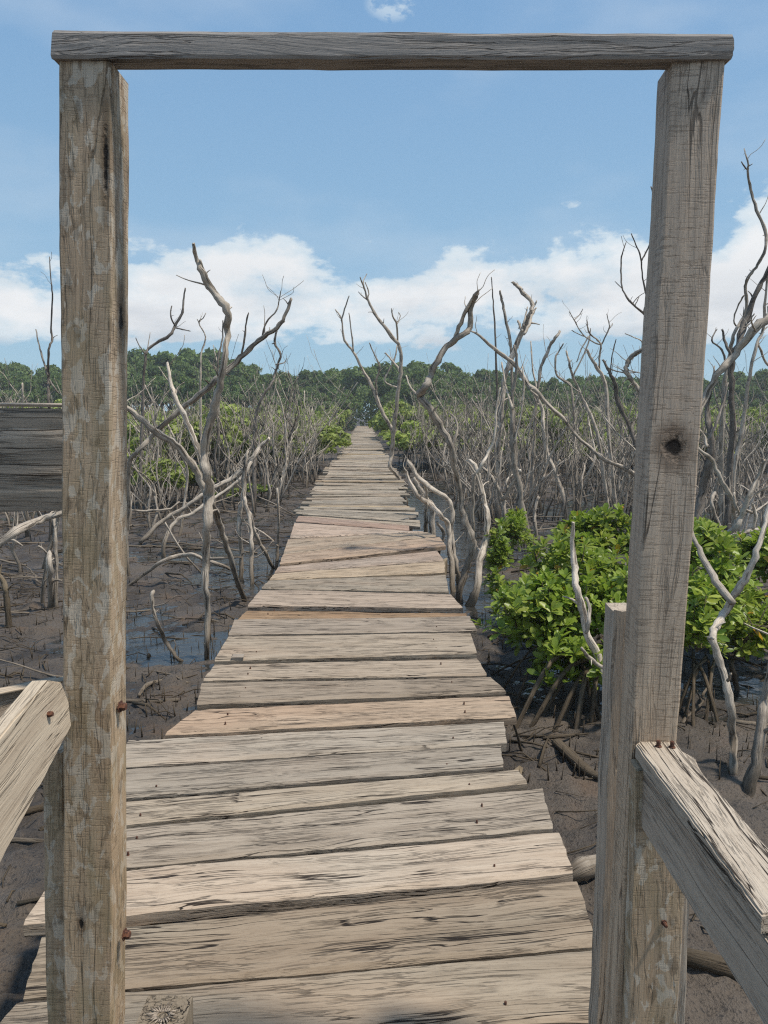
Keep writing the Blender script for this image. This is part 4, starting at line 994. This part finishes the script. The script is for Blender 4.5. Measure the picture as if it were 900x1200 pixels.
def on_deck(x, y, m=.18): return y < 83 and deck_l(y)-m < x < deck_r(y)+m
def thicket(n, pxr, yr, label, group, rn, hs=(.62, 1.02), near_parts=15.5, ok=None):
    c = 0; guard = 0
    while c < n and guard < n*20:
        guard += 1
        u = rn.random(); Y = yr[0]+(yr[1]-yr[0])*u**1.15; px = rn.uniform(*pxr)
        x = (px-450)/FPX*Y
        if on_deck(x, Y) or (ok and not ok(px, x, Y)): continue
        k = rn.randrange(16); s = rn.uniform(*hs); loc = (x, Y, mud_z(x, Y)); rz = rn.uniform(0, 6.283)
        row, wd = place_words(px, Y, *yr); label = '%s dead mangrove, %s, %s'; 
        if Y < near_parts:
            label = label % ('slender brown', row, wd); group = 'dead mangroves '+row+' '+wd
            r = empty('dead_tree', loc, label, 'dead tree', group)
            mesh_obj('trunk', VARS[k][0], None, r)
            for b_ in VARS[k][1]: mesh_obj('branch', b_, None, r)
        else:
            lk, mm = rn.choice([('brownish', VARS[k][2]), ('brownish', VARS[k][2]), ('dark', DARKV[k]), ('pale', PALEV[k])])
            label = label % (lk, row, wd); group = lk+' dead mangroves '+row+' '+wd
            r = mesh_obj('dead_tree', mm); r.location = loc; tag(r, label, 'dead tree', group)
        r.rotation_euler = (rn.gauss(0, .06), rn.gauss(0, .09), rz); r.scale = (s*rn.uniform(.9, 1.2), s*rn.uniform(.9, 1.2), s)
        c += 1
def place_words(px, Y, y0, y1):
    row = ['thicket front', 'mid thicket', 'thicket back'][min(2, int(3*(Y-y0)/(y1-y0)))]
    if px < 75: w = 'left of the left gate post'
    elif px < 200: w = 'just right of the left gate post'
    elif px < 262: w = 'behind the thick pale tree'
    elif px < 330: w = 'between the thick pale tree and the boardwalk'
    elif px < 420: w = 'close to the left boardwalk edge'
    elif px < 530: w = 'close to the right boardwalk edge'
    elif px < 590: w = 'right of the twin pale trunks'
    elif px < 650: w = 'around the antler-topped tree'
    elif px < 700: w = 'beyond the big bush'
    elif px < 810: w = 'just left of the right gate post'
    else: w = 'at the right frame edge'
    return row, w
rn = random.Random(77)
thicket(118, (150, 415), (12.5, 32), 'thin bare dead mangrove in the grey thicket left of the boardwalk', 'dead mangroves crowding the thicket left of the boardwalk', rn,
        ok=lambda px, x, Y: x < deck_l(Y)-(.4 if Y > 20 else 1.0) and not (Y < 15 and px > 215))
thicket(142, (472, 760), (12.5, 31), 'thin bare dead mangrove in the dense thicket between the boardwalk and the right gate post', 'dead mangroves crowding the thicket right of the boardwalk', rn,
        ok=lambda px, x, Y: x > deck_r(Y)+(1.1 if Y < 22 else .3))
thicket(22, (815, 905), (9.5, 26), 'bare dead mangrove beyond the right gate post at the right frame edge', 'dead mangroves right of the right gate post', rn)
thicket(20, (-10, 72), (9.5, 24), 'bare dead mangrove seen left of the left gate post', 'dead mangroves left of the left gate post', rn, hs=(.55, .9))
# far dead trees as one mass
def far_dead():
    rn = random.Random(9); V = []; F = []; base = 0; sets = []
    for v in VARS:
        al = v[3]; sets.append((np.array([tuple(p) for p in al.v]), al.f))
    mb = MB()
    for i in range(1000):
        Y = rn.uniform(16, 36) if i < 560 else rn.uniform(30, 60)
        px = rn.uniform(-60, 960); x = (px-450)/FPX*Y
        if on_deck(x, Y, .35) or (Y < 24 and (px < 420 and rn.random() < .55 or x < deck_r(Y)+1.3 and px > 430)): continue
        if rn.random() < .35 and 360 < px < 500: continue
        if rn.random() < (.62 if px < 430 else .45): continue
        co, f = sets[rn.randrange(16)]; a = rn.uniform(0, 6.28); s = rn.uniform(.6, 1.1)
        c, sn = math.cos(a)*s, math.sin(a)*s
        q = np.stack([co[:, 0]*c-co[:, 1]*sn+x, co[:, 0]*sn+co[:, 1]*c+Y, co[:, 2]*s*1.05+MUD+.02], -1)
        V.append(q); F += [tuple(k+base for k in ff) for ff in f]; base += len(co)
    poles = []
    for k in range(14):
        r_ = random.Random(60+k); h = r_.uniform(1.3, 2.5); pts = []; q = Vector((0, 0, -.1)); d = Vector((r_.gauss(0, .12), r_.gauss(0, .1), 1)).normalized(); n_ = 6; r0 = r_.uniform(.013, .024)
        for i in range(n_+1):
            pts.append((q.copy(), r0*(1-.5*i/n_))); d = (d+Vector((r_.gauss(0, .10), r_.gauss(0, .08), .04))).normalized(); q = q+d*h/n_
        m_ = MB(); tube(m_, pts, 5, .12, k)
        for b_ in range(r_.randint(1, 3)):
            p, r = pts[r_.randint(2, n_)]; dd = Vector((r_.gauss(0, .7), r_.gauss(0, .5), r_.uniform(.3, 1))).normalized()
            tube(m_, [(p, r*.7), (p+dd*.18, r*.5), (p+dd*.32+Vector((0, 0, .06)), r*.3)], 4, .1, k+b_)
        poles.append((np.array([tuple(p) for p in m_.v]), m_.f))
    for i in range(2300):
        Y = 14.5+30*rn.random()**1.35; px = rn.uniform(-60, 960); x = (px-450)/FPX*Y
        if on_deck(x, Y, .5) or (px > 430 and x < deck_r(Y)+(1.3 if Y < 22 else .5)) or (px < 430 and x > deck_l(Y)-(.9 if Y < 22 else .4)): continue
        if px < 430 and Y < 17.5 and rn.random() < .7: continue
        if fbm2(np.array([x*.55]), np.array([Y*.35]), 2, 77)[0] < -.18: continue
        co, f = poles[rn.randrange(14)]; a = rn.uniform(0, 6.28); s = rn.uniform(.7, 1.15)
        c, sn = math.cos(a)*s, math.sin(a)*s
        V.append(np.stack([co[:, 0]*c-co[:, 1]*sn+x, co[:, 0]*sn+co[:, 1]*c+Y, co[:, 2]*s+MUD], -1)); F += [tuple(k+base for k in ff) for ff in f]; base += len(co)
    V = np.concatenate(V)
    me = bpy.data.meshes.new('far_dead_thicket'); me.from_pydata(V.tolist(), [], F); me.uv_layers.new(name='UVMap')
    me.polygons.foreach_set('use_smooth', [True]*len(F))
    tag(mesh_obj('far_dead_thicket', me, M_DEADPALE), 'far mass of thin grey dead stems standing before the green forest', 'dead trees', kind='stuff')
far_dead()

# ------------------------------------------------------------------ foliage
def leaf_quads(centers, normals, size, rs, asp=.5):
    """numpy: small rhombic leaves at centers facing normals"""
    n = len(centers); up = rs.normal(size=(n, 3)); t1 = np.cross(normals, up); t1 /= np.linalg.norm(t1, axis=1)[:, None]+1e-9
    t2 = np.cross(normals, t1); s = size*rs.uniform(.6, 1.3, n)[:, None]
    fold = normals*s*.18
    a = centers-t1*s; b = centers+t2*s*asp+fold; c = centers+t1*s; d = centers-t2*s*asp+fold
    V = np.stack([a, b, c, d], 1).reshape(-1, 3)
    F = np.arange(n*4).reshape(n, 4)
    return V, F
def np_mesh(name, V, F, mat):
    me = bpy.data.meshes.new(name); k = F.shape[1]
    me.vertices.add(len(V)); me.vertices.foreach_set('co', V.ravel())
    me.loops.add(F.size); me.loops.foreach_set('vertex_index', F.ravel().astype(np.int32))
    me.polygons.add(len(F)); me.polygons.foreach_set('loop_start', np.arange(0, F.size, k, dtype=np.int32)); me.polygons.foreach_set('loop_total', np.full(len(F), k, dtype=np.int32))
    me.update(calc_edges=True); me.materials.append(mat); return me
def crown_mesh(seed, rx, rz, nclump, per, leaf, mat, flat=.8):
    rs = np.random.RandomState(seed); VV = []; NN = []
    for c in range(nclump):
        a = rs.uniform(0, 6.283); e_ = rs.uniform(-.25, 1.0); rr = rs.uniform(.45, .95)
        cc = np.array([math.cos(a)*rx*rr*math.sqrt(1-min(1, e_*e_)*.7), math.sin(a)*rx*rr*math.sqrt(1-min(1, e_*e_)*.7), e_*rz*rr])
        cr = rs.uniform(.20, .40)*rx
        d = rs.normal(size=(per, 3)); d /= np.linalg.norm(d, axis=1)[:, None]
        d[:, 2] = np.where(d[:, 2] < -.3, -d[:, 2]*.6, d[:, 2])
        rad = cr*(rs.uniform(.55, 1.12, per)**.6)[:, None]
        p = cc+d*rad*np.array([1, 1, flat])
        nn = d+rs.normal(size=(per, 3))*.55; nn /= np.linalg.norm(nn, axis=1)[:, None]
        VV.append(p); NN.append(nn)
    P = np.concatenate(VV); N = np.concatenate(NN)
    V, F = leaf_quads(P, N, leaf, rs, .6)
    return np_mesh('crown', V, F, mat)
def trunk_mesh(seed, h, r, spread):
    rn = random.Random(seed); mb = MB()
    top = Vector((rn.uniform(-.2, .2), rn.uniform(-.2, .2), h*.62))
    tube(mb, catmull([(Vector((0, 0, -.2)), r*1.25), (Vector((rn.uniform(-.1, .1), 0, h*.3)), r), (top, r*.7)], 3), 7, .1, seed)
    for k in range(6):
        a = k*1.05+rn.uniform(-.3, .3); e_ = Vector((math.cos(a)*spread*.7, math.sin(a)*spread*.7, h*rn.uniform(.7, .98)))
        st = Vector((0, 0, h*.3)).lerp(top, rn.random())
        tube(mb, catmull([(st, r*.5), ((st+e_)/2+Vector((0, 0, .15)), r*.35), (e_, r*.12)], 3), 5, .1, seed+k)
    return mb.mesh('trunk', (M_BARK,))
# far forest: each tree its own crown and trunk
FT = []
for k in range(6):
    FT.append((crown_mesh(400+k, 2.9, 2.2, 30, 230, .19, M_CROWN, [.75, .6, .8][k % 3]), trunk_mesh(430+k, 5.5, .16, 2.6)))
TOPS = [(-60, 434), (0, 432), (30, 424), (60, 428), (150, 424), (175, 411), (205, 408), (230, 411), (262, 424), (300, 430), (335, 436), (370, 437), (400, 431), (420, 438), (445, 432), (480, 421), (500, 419), (520, 424), (560, 432), (600, 438), (650, 437), (690, 432), (720, 433), (745, 441), (820, 436), (850, 437), (900, 441), (960, 438)]
tx = [a for a, _ in TOPS]; ty = [b for _, b in TOPS]
def far_forest():
    rn = random.Random(21); n = 0
    kinds = [('broad dark green tree crown in the forest line %s', 'trees of the forest line')]
    for row, (Y0, dy, step, drop) in enumerate([(94, 6, 19, 0), (84, 4, 22, 9), (74, 4, 26, 22)]):
        px = -70+row*7
        while px < 975:
            Y = Y0+rn.uniform(-dy, dy)
            ytop = np.interp(px, tx, ty)+drop+(rn.uniform(-9, 10) if row == 0 else rn.uniform(-3, 8))
            ztop = CAMH+(HORIZON-ytop)/FPX*Y*1.0
            H = ztop-MUD; x = (px-450)/FPX*Y
            if row > 0 and on_deck(x, Y, 1.0): px += step; continue
            crown, trunk = FT[rn.randrange(6)]
            if row == 1 and abs(px-428) < 22: px += step; continue
            rw = ['at the back of', 'within', 'at the front of'][row]
            where = ('left of the left gate post' if px < 75 else 'right beside the left gate post' if px < 200 else 'behind the thick pale dead tree' if px < 290 else 'left of the boardwalk end' if px < 412 else 'closing the far end of the boardwalk' if px < 445
                     else 'above the twin-stemmed dead tree' if px < 540 else 'right of the thick bent dead tree' if px < 640 else 'towards the right gate post' if px < 760 else 'right of the right gate post')
            r = empty('forest_tree', (x, Y, MUD), 'green tree %s the forest line, %s' % (rw, where), 'tree', 'trees %s the distant forest line, %s' % (rw, where))
            c = mesh_obj('crown', crown, None, r); t_ = mesh_obj('trunk', trunk, None, r)
            s = H/7.4*rn.uniform(.98, 1.02)
            c.scale = (s*rn.uniform(.75, 1.5), s*1.05, H*.42/2.6*rn.uniform(.95, 1.1)); c.location = (0, 0, H*.56); c.rotation_euler = (0, 0, rn.uniform(0, 6.28))
            t_.scale = (s, s, H/6.6)
            px += step*rn.uniform(.75, 1.25); n += 1
far_forest()
# low undergrowth closing the foot of the forest
def undergrowth():
    VV = []; rs = np.random.RandomState(3); n = 64000
    px = rs.uniform(-110, 1010, n); Y = rs.uniform(81.5, 90, n); x = (px-450)/FPX*Y
    top = 2.2+.9*pnoise(x*.45, 4)+.5*pnoise(x*1.7, 8)+2.6*np.exp(-((px-428)/16)**2); z = MUD+rs.uniform(0, 1, n)**.7*top
    N = rs.normal(size=(n, 3)); N[:, 1] -= .8; N[:, 2] += .5; N /= np.linalg.norm(N, axis=1)[:, None]
    V, F = leaf_quads(np.stack([x, Y, z], -1), N, .17, rs, .6)
    tag(mesh_obj('undergrowth', np_mesh('undergrowth', V, F, M_CROWN)), 'dense low green undergrowth along the foot of the distant forest', 'undergrowth', kind='stuff')
undergrowth()
# young green mangroves between the dead stems and the forest
SH = [crown_mesh(500+k, .75, .8, 16, 130, .075, M_SHRUB, .9) for k in range(5)]
ST = [trunk_mesh(520+k, 1.5, .03, .6) for k in range(3)]
def shrub(x, Y, h, w, rn, label, group=None, mat=None):
    r = empty('green_shrub', (x, Y, MUD), label, 'shrub', group)
    c = mesh_obj('crown', SH[rn.randrange(5)], None, r); t_ = mesh_obj('trunk', ST[rn.randrange(3)], None, r)
    c.location = (0, 0, h*.52); c.scale = (w, w, h*.52/.85); c.rotation_euler = (0, 0, rn.uniform(0, 6.28)); t_.scale = (.8, .8, h/1.7)
    return r
def mid_shrubs():
    rn = random.Random(31)
    n = 0
    while n < 300:
        Y = 22+46*rn.random()**1.45; px = rn.uniform(-40, 940); x = (px-450)/FPX*Y
        dl, dr = deck_l(Y), deck_r(Y)
        if dl-.9 < x < dr+.9: continue
        if 415 < px < 440 and Y > 60: continue
        if Y < 27 and 470 < px < 620 or Y < 24 and 300 < px: continue
        side = 'left' if px < 420 else 'right'
        dist = 'nearest' if Y < 36 else ('middle' if Y < 50 else 'farthest')
        wd = place_words(px, 1, 0, 9)[1]
        h = rn.uniform(1.1, 2.3)+(Y-30)*.02
        shrub(x, Y, h, rn.uniform(1.0, 1.9), rn, 'young green mangrove, %s green band, %s' % (dist, wd), 'young mangroves in the %s green band, %s' % (dist, wd))
        n += 1
    for (px, Y, h, w, lab) in [(190, 17, 1.15, 1.0, 'bright green low shrub standing in the mud just right of the left gate post'), (222, 17.6, .9, .7, 'smaller green shrub leaning on the bright low shrub right of the left gate post'),
                               (268, 17.5, .35, .5, 'tiny green seedling tuft on the mud left of the boardwalk'), (300, 18.5, .4, .5, 'tiny green seedling tuft nearest the left boardwalk edge'), (160, 20, 1.3, 1.0, 'green shrub partly hidden behind the left gate post'), (345, 30, 1.2, 1.1, 'green shrub filling the gap between stems near the left boardwalk edge'), (505, 30, 1.3, 1.2, 'green shrub in the gap just right of the twin-stemmed dead tree'), (640, 27, 1.4, 1.2, 'green shrub behind the long bent dead stem')]:
        shrub((px-450)/FPX*Y, Y, h, w, rn, lab)
mid_shrubs()

# ------------------------------------------------------------------ the leafy mangrove bush in front, with prop roots
def leaf(mb, base, d, n, L, w):
    """one obovate leaf, folded along its midrib: 8 vertices"""
    s = d.cross(n).normalized(); n = s.cross(d).normalized()
    pts = [(0, 0), (.35, .62), (.68, 1.0), (.92, .6), (1.0, 0)]
    v = []; curve = lambda t_: -.16*t_*t_*L
    mid = [base+d*(L*t_)+n*curve(t_) for t_ in (0, .35, .68, .92, 1.0)]
    v = mid[:]
    lft = [mid[i]+s*(w*.5*pts[i][1])+n*(w*.13) for i in (1, 2, 3)]; rgt = [mid[i]-s*(w*.5*pts[i][1])+n*(w*.13) for i in (1, 2, 3)]
    v += lft+rgt
    f = [(0, 1, 5), (1, 2, 6, 5), (2, 3, 7, 6), (3, 4, 7), (0, 8, 1), (1, 8, 9, 2), (2, 9, 10, 3), (3, 10, 4)]
    mb.add(v, f)
def rosette(seed, L=.096, n=9):
    rn = random.Random(seed); mb = MB()
    for k in range(n):
        tier = k//3; a = k*2.4+rn.uniform(-.3, .3); el = [.25, .7, 1.15][min(2, tier)]+rn.uniform(-.2, .2)
        d = Vector((math.cos(a)*math.cos(el), math.sin(a)*math.cos(el), math.sin(el)))
        nrm = Vector((-math.cos(a)*math.sin(el), -math.sin(a)*math.sin(el), math.cos(el)))
        l = L*rn.uniform(.6, 1.25)*(1 if tier < 2 else .75)
        leaf(mb, Vector((0, 0, -.02+.012*tier)), d, nrm, l, l*.46)
    return mb
ROS = [rosette(700+k) for k in range(8)]
ROSM = [r.mesh('leaf_cluster', (M_LEAF,)) for r in ROS]
def fast_join(name, items, mat):
    """items: (MB, Matrix) -> one mesh"""
    mb_v = []; F = []; base = 0
    cache = {}
    for mbx, M in items:
        k = id(mbx)
        if k not in cache: cache[k] = np.array([tuple(p) for p in mbx.v])
        A = np.array(M); co = cache[k] @ A[:3, :3].T + A[:3, 3]
        mb_v.append(co); F += [tuple(i+base for i in ff) for ff in mbx.f]; base += len(co)
    V = np.concatenate(mb_v); me = bpy.data.meshes.new(name); me.from_pydata(V.tolist(), [], F); me.materials.append(mat)
    me.polygons.foreach_set('use_smooth', [True]*len(F)); return me
def bush(label, blobs, nleaf, nparts, roots, rn, size=1.0, name='mangrove_bush'):
    """blobs: ellipsoids (centre, radii)"""
    c0 = blobs[0][0]; root = empty(name, (c0[0], c0[1], MUD), label, 'bush'); O = Vector(root.location)
    items = []; sub = []
    for (c, r) in blobs:
        for k in range(5):
            d = Vector((rn.gauss(0, 1), rn.gauss(0, 1), rn.gauss(.2, 1))).normalized(); q = rn.uniform(.45, .95)
            sub.append(((c[0]+d.x*r[0]*q, c[1]+d.y*r[1]*q, c[2]+d.z*r[2]*q), tuple(v*rn.uniform(.38, .62) for v in r)))
    core_blobs = blobs; blobs = sub
    tot = sum(b[1][0]*b[1][1]+b[1][0]*b[1][2] for b in blobs)
    for (c, r) in blobs:
        for k in range(int(nleaf*(r[0]*r[1]+r[0]*r[2])/tot)):
            while True:
                d = Vector((rn.gauss(0, 1), rn.gauss(0, 1), rn.gauss(0, 1))).normalized()
                if d.z > -.55: break
            rad = rn.choice([rn.uniform(.62, 1.06), rn.uniform(.8, 1.06), rn.uniform(1.0, 1.28), rn.uniform(.3, .7)])
            bump = 1+.22*math.sin(d.x*7+c[0]*3)*math.sin(d.y*6+1)+.12*math.sin(d.z*9+c[1])
            p = Vector((c[0]+d.x*r[0]*rad*bump, c[1]+d.y*r[1]*rad*bump, c[2]+d.z*r[2]*rad*bump))
            ax = (d*.55+Vector((0, 0, .9))+Vector((rn.gauss(0, .25), rn.gauss(0, .25), 0))).normalized()
            M = Matrix.Translation(p-O) @ ax.to_track_quat('Z', 'Y').to_matrix().to_4x4() @ Matrix.Rotation(rn.uniform(0, 6.28), 4, 'Z') @ Matrix.Scale(size*rn.uniform(.75, 1.2), 4)
            # how exposed to the viewer: nearer and outer first
            score = p.y-.5*p.z-rad*.6
            items.append((score, rn.randrange(8), M, p, d))
    items.sort(key=lambda q: q[0])
    for q in items[:nparts]:
        o = mesh_obj('leaf_cluster', ROSM[q[1]], None, root); o.matrix_local = q[2]
    rest = items[nparts:]
    if rest:
        o = mesh_obj('foliage', fast_join('foliage', [(ROS[q[1]], q[2]) for q in rest], M_LEAF), None, root); o['kind'] = 'stuff'
    # twigs from the heart of each blob to the rosettes
    tw = MB()
    for q in items[::4]:
        c = min((b[0] for b in blobs), key=lambda cc: (Vector(cc)-q[3]).length)
        a = Vector(c)+Vector((0, 0, -.15)); a = a.lerp(q[3], .25); m_ = a.lerp(q[3], .6)+Vector((0, 0, -.04))
        tube(tw, [(a-O, .007), (m_-O, .005), (q[3]-O, .003)], 4, .1, seed=int(abs(q[0])*1000))
    o = mesh_obj('twigs', tw.mesh('twigs', (M_ROOT,)), None, root); o['kind'] = 'stuff'
    for i, P in enumerate(roots):
        mb = MB(); Q = catmull([(Vector(p)-O, r) for p, r in P], 4); tube(mb, Q, 7, .08, seed=i*3+1); mesh_obj('prop_root', mb.mesh('prop_root', (M_ROOT,)), None, root)
    return root
def build_bush():
    rn = random.Random(5)
    # main bush: pixels x 585..745, y 610..830, rooted at about 5.2 m
    def B(px, py, Y, wpx, hpx, dep):
        c = atY(px, py, Y); k = pxm(px, py, Y); return ((c.x, c.y, c.z), (wpx*k, dep, hpx*k))
    blobs = [B(668, 728, 5.3, 70, 56, .45), B(640, 722, 5.6, 36, 42, .4), B(705, 690, 5.8, 55, 60, .45), B(655, 680, 6.3, 55, 45, .45), B(735, 740, 5.4, 45, 65, .4), B(640, 668, 6.9, 28, 22, .35), B(700, 645, 6.9, 60, 35, .4), B(672, 772, 5.2, 46, 24, .3)]
    roots = []
    cen = atY(690, 770, 5.4)
    for (px, py, Y) in [(594, 872, 4.95), (612, 868, 5.1), (642, 872, 5.0), (672, 876, 4.95), (690, 866, 5.1), (700, 862, 5.2), (655, 858, 5.5), (720, 866, 5.1), (628, 850, 5.8), (705, 850, 5.6)]:
        g = atZ(px, min(py, 874), MUD-.03); s = cen+Vector((rn.uniform(-.22, .18), rn.uniform(-.1, .1), rn.uniform(-.06, .08)))
        m_ = s.lerp(g, .5)+Vector((0, 0, .16+.08*rn.random()))
        r = rn.uniform(.012, .018)
        roots.append([(s, r*.8), (m_, r), (g.lerp(m_, .25), r*1.05), (g, r*1.1)])
    for (a, b_) in [((655, 748), (585, 792)), ((640, 770), (600, 815)), ((690, 778), (570, 770))]:
        s = atY(a[0], a[1], 5.3); g = atZ(b_[0], b_[1]+24, MUD-.02); m_ = s.lerp(g, .5)+Vector((0, 0, .12)); roots.append([(s, .009), (m_, .008), (g, .009)])
    bush('lush green leafy mangrove bush with arching prop roots left of the right gate post', blobs, 1150, 290, roots, rn)
    blobs = [B(830, 690, 5.7, 50, 60, .4), B(815, 745, 5.2, 32, 55, .35), B(880, 700, 6.2, 45, 55, .45), B(905, 660, 6.8, 40, 40, .4), B(820, 640, 6.8, 35, 30, .35), B(870, 745, 5.7, 38, 35, .3)]
    cen = atY(822, 770, 5.4); roots = []
    for (px, py) in [(800, 850), (812, 862), (826, 856), (845, 860), (790, 846), (835, 842)]:
        g = atZ(px, py, MUD-.03); s = cen+Vector((rn.uniform(-.12, .15), rn.uniform(-.1, .1), 0)); m_ = s.lerp(g, .45)+Vector((0, 0, .1)); roots.append([(s, .010), (m_, .012), (g, .013)])
    bush('green leafy mangrove bush right of the right gate post behind the long forked pole', blobs, 1150, 220, roots, rn, size=.95)
    blobs = [B(596, 628, 10.5, 22, 24, .28), B(586, 650, 10.2, 14, 16, .2), B(606, 612, 10.8, 12, 12, .2)]
    bush('small leafy mangrove sapling behind the stout pale trunks left of the big bush', blobs, 170, 60, [], rn, size=.95)
    blobs = [B(582, 648, 8.6, 14, 34, .18), B(590, 690, 7.6, 16, 26, .2), B(603, 740, 6.0, 22, 20, .2)]
    bush('narrow leafy sapling between the stout pale trunk and the big bush', blobs, 150, 60, [], rn, size=.9)
build_bush()

# ------------------------------------------------------------------ sticks, roots and litter on the mud
def litter():
    rn = random.Random(91)
    mb = MB()
    n = 0
    while n < 5200:
        Y = 2.6+27*rn.random()**.85; px = rn.uniform(-60, 960); x = (px-450)/FPX*Y
        if on_deck(x, Y, -.1): continue
        z = mud_z(x, Y)
        L = rn.uniform(.05, .45)*(1 if Y < 8 else 1.6); a = rn.gauss(0, .7) if rn.random() < .6 else rn.uniform(0, 3.14); r = rn.uniform(.002, .007) if rn.random() < .85 else rn.uniform(.008, .014)
        d = Vector((math.cos(a), math.sin(a), rn.gauss(0, .07)))
        p = Vector((x, Y, z+r*.6)); m_ = p+d*L*.5+Vector((rn.gauss(0, .02), rn.gauss(0, .02), rn.uniform(0, .03))); q = p+d*L
        q.z = mud_z(q.x, q.y)+r*.5
        tube(mb, [(p, r), (m_, r*.9), (q, r*.5)], 4, .15, seed=n); n += 1
    tag(mesh_obj('mud_litter', mb.mesh('mud_litter', (M_ROOT,))), 'dark twigs and root bits scattered over the wet mud', 'litter', kind='stuff')
    # pneumatophores and stubble
    mb = MB()
    for i in range(4200):
        Y = 4+26*rn.random()**1.2; px = rn.uniform(-60, 960); x = (px-450)/FPX*Y
        if on_deck(x, Y, .05): continue
        z = mud_z(x, Y); h = rn.uniform(.03, .13); r = rn.uniform(.003, .007)
        p = Vector((x, Y, z-.01)); tube(mb, [(p, r), (p+Vector((rn.gauss(0, .01), rn.gauss(0, .01), h)), r*.4)], 4, .1, seed=i)
    tag(mesh_obj('breathing_roots', mb.mesh('breathing_roots', (M_ROOT,))), 'short pencil-like breathing roots poking out of the mud', 'roots', kind='stuff')
    # fallen branches one can pick out
    FB = []
    for k in range(8):
        r_ = random.Random(800+k); P = [Vector((0, 0, .01))]; d = Vector((1, 0, .05)); pts = []; nn = 7; r0 = r_.uniform(.014, .024)
        for i in range(nn):
            pts.append((P[-1].copy(), r0*(1-.5*i/nn))); d = (d+Vector((0, r_.gauss(0, .22), r_.gauss(0, .08)-.2*P[-1].z))).normalized(); P.append(P[-1]+d*.2)
        m = MB(); tube(m, catmull(pts, 3), 7, .13, 800+k)
        b_ = MB(); p, r = pts[3]; tube(b_, catmull([(p, r*.6), (p+Vector((.12, .12, .06)), r*.5), (p+Vector((.26, .18, .03)), r*.25)], 3), 5, .1, k)
        FB.append((m.mesh('stem', (M_DEAD,)), b_.mesh('side_branch', (M_DEAD,))))
    n = 0
    while n < 165:
        Y = 3.0+17*rn.random()**.9; px = rn.uniform(0, 900); x = (px-450)/FPX*Y
        if on_deck(x, Y, .35) or on_deck(x-1.2, Y, .1) and x > 0: continue
        side = 'left' if x < 0 else 'right'
        r = empty('fallen_branch', (x, Y, mud_z(x, Y)), *(lambda a_: ('fallen dead branch, '+a_, 'branch', 'fallen branches, '+a_))(('nearest the viewer' if Y < 6 else 'at middle distance' if Y < 11 else 'at the thicket foot')+', '+place_words(px, 1, 0, 9)[1]))
        k = rn.randrange(8); mesh_obj('stem', FB[k][0], None, r); mesh_obj('side_branch', FB[k][1], None, r)
        s = rn.uniform(.5, 1.3); r.scale = (s, s, s*.8)
        a = rn.gauss(0, .5)+(3.14159 if x < 0 or rn.random() < .3 else 0); r.rotation_euler = (0, 0, a); n += 1
        tip = Vector((x, Y, 0))+Vector((math.cos(a), math.sin(a), 0))*1.3*s
        if on_deck(tip.x, tip.y, .1): bpy.data.objects.remove(r.children[0]); bpy.data.objects.remove(r.children[0]); bpy.data.objects.remove(r); n -= 1
    # dark log at the lower right, bleached chunk by the deck, and short wood pieces
    for (lab, pts, Y, mat, nm) in [
        ('dark wet log lying on the mud below the right handrail', [(790, 1118, 18), (830, 1128, 20), (880, 1142, 20), (930, 1156, 18)], 3.0, M_ROOT, 'fallen_log'),
        ('tan chunk of driftwood on the mud beside the right boardwalk edge', [(668, 1026, 18), (684, 1018, 24), (706, 1012, 18)], 3.2, M_DEAD, 'driftwood_chunk'),
        ('long thin stick lying on the mud left of the left gate post', [(-20, 986, 5), (20, 984, 5), (70, 988, 5)], 3.7, M_DEAD, 'fallen_branch'),
        ('thick brown stick lying above the long thin stick at the left', [(-20, 956, 9), (15, 953, 9), (60, 944, 7)], 3.95, M_ROOT, 'fallen_branch'),
        ('mossy root snaking over the mud under the right end of the big bush', [(652, 870, 12), (668, 885, 13), (690, 905, 12), (706, 912, 9)], 4.6, M_ROOT, 'dead_root'),
        ('bent twig on the mud just right of the left gate post', [(163, 815, 4), (172, 803, 5), (190, 798, 4)], 5.7, M_DEAD, 'fallen_branch')]:
        P = []
        for (px, py, w) in pts:
            p = atZ(px, py, MUD+.02)
            for _ in range(3): p = atZ(px, py, mud_z(p.x, p.y)+w*.32*pxm(px, py, p.y))
            P.append((p, w*.5*pxm(px, py, p.y)))
        r = catmull(P, 5); mb = MB(); tube(mb, r, 9, .16, int(pts[0][0])+50); o = mesh_obj(nm, mb.mesh(nm, (mat,)))
        me = o.data; b0 = r[0][0]; set_origin(me, b0); o.location = b0; tag(o, lab, 'wood' if 'chunk' in nm else ('log' if 'log' in nm else 'branch'))
litter()

# ------------------------------------------------------------------ the faint humid air between here and the forest
def build_haze():
    mb = MB(); x0, x1, y0, y1, z0, z1 = -130, 130, -8, 125, MUD-1.4, 12.5
    v = [(x, y, z) for z in (z0, z1) for y in (y0, y1) for x in (x0, x1)]
    mb.add(v, [(0, 2, 3, 1), (4, 5, 7, 6), (0, 1, 5, 4), (2, 6, 7, 3), (0, 4, 6, 2), (1, 3, 7, 5)])
    m = bpy.data.materials.new('humid_air'); m.use_nodes = True; t = NT(m.node_tree)
    for n in list(t.n):
        if n.type == 'BSDF_PRINCIPLED': t.n.remove(n)
    v_ = t.new('ShaderNodeVolumePrincipled'); v_.inputs['Color'].default_value = (.93, .97, 1, 1); v_.inputs['Density'].default_value = .0011; v_.inputs['Anisotropy'].default_value = .2
    t.l.new(v_.outputs[0], t.n['Material Output'].inputs['Volume'])
    tag(mesh_obj('haze', mb.mesh('haze', (m,), smooth=False)), 'faint humid haze over the mudflat', 'haze', kind='stuff')
build_haze()
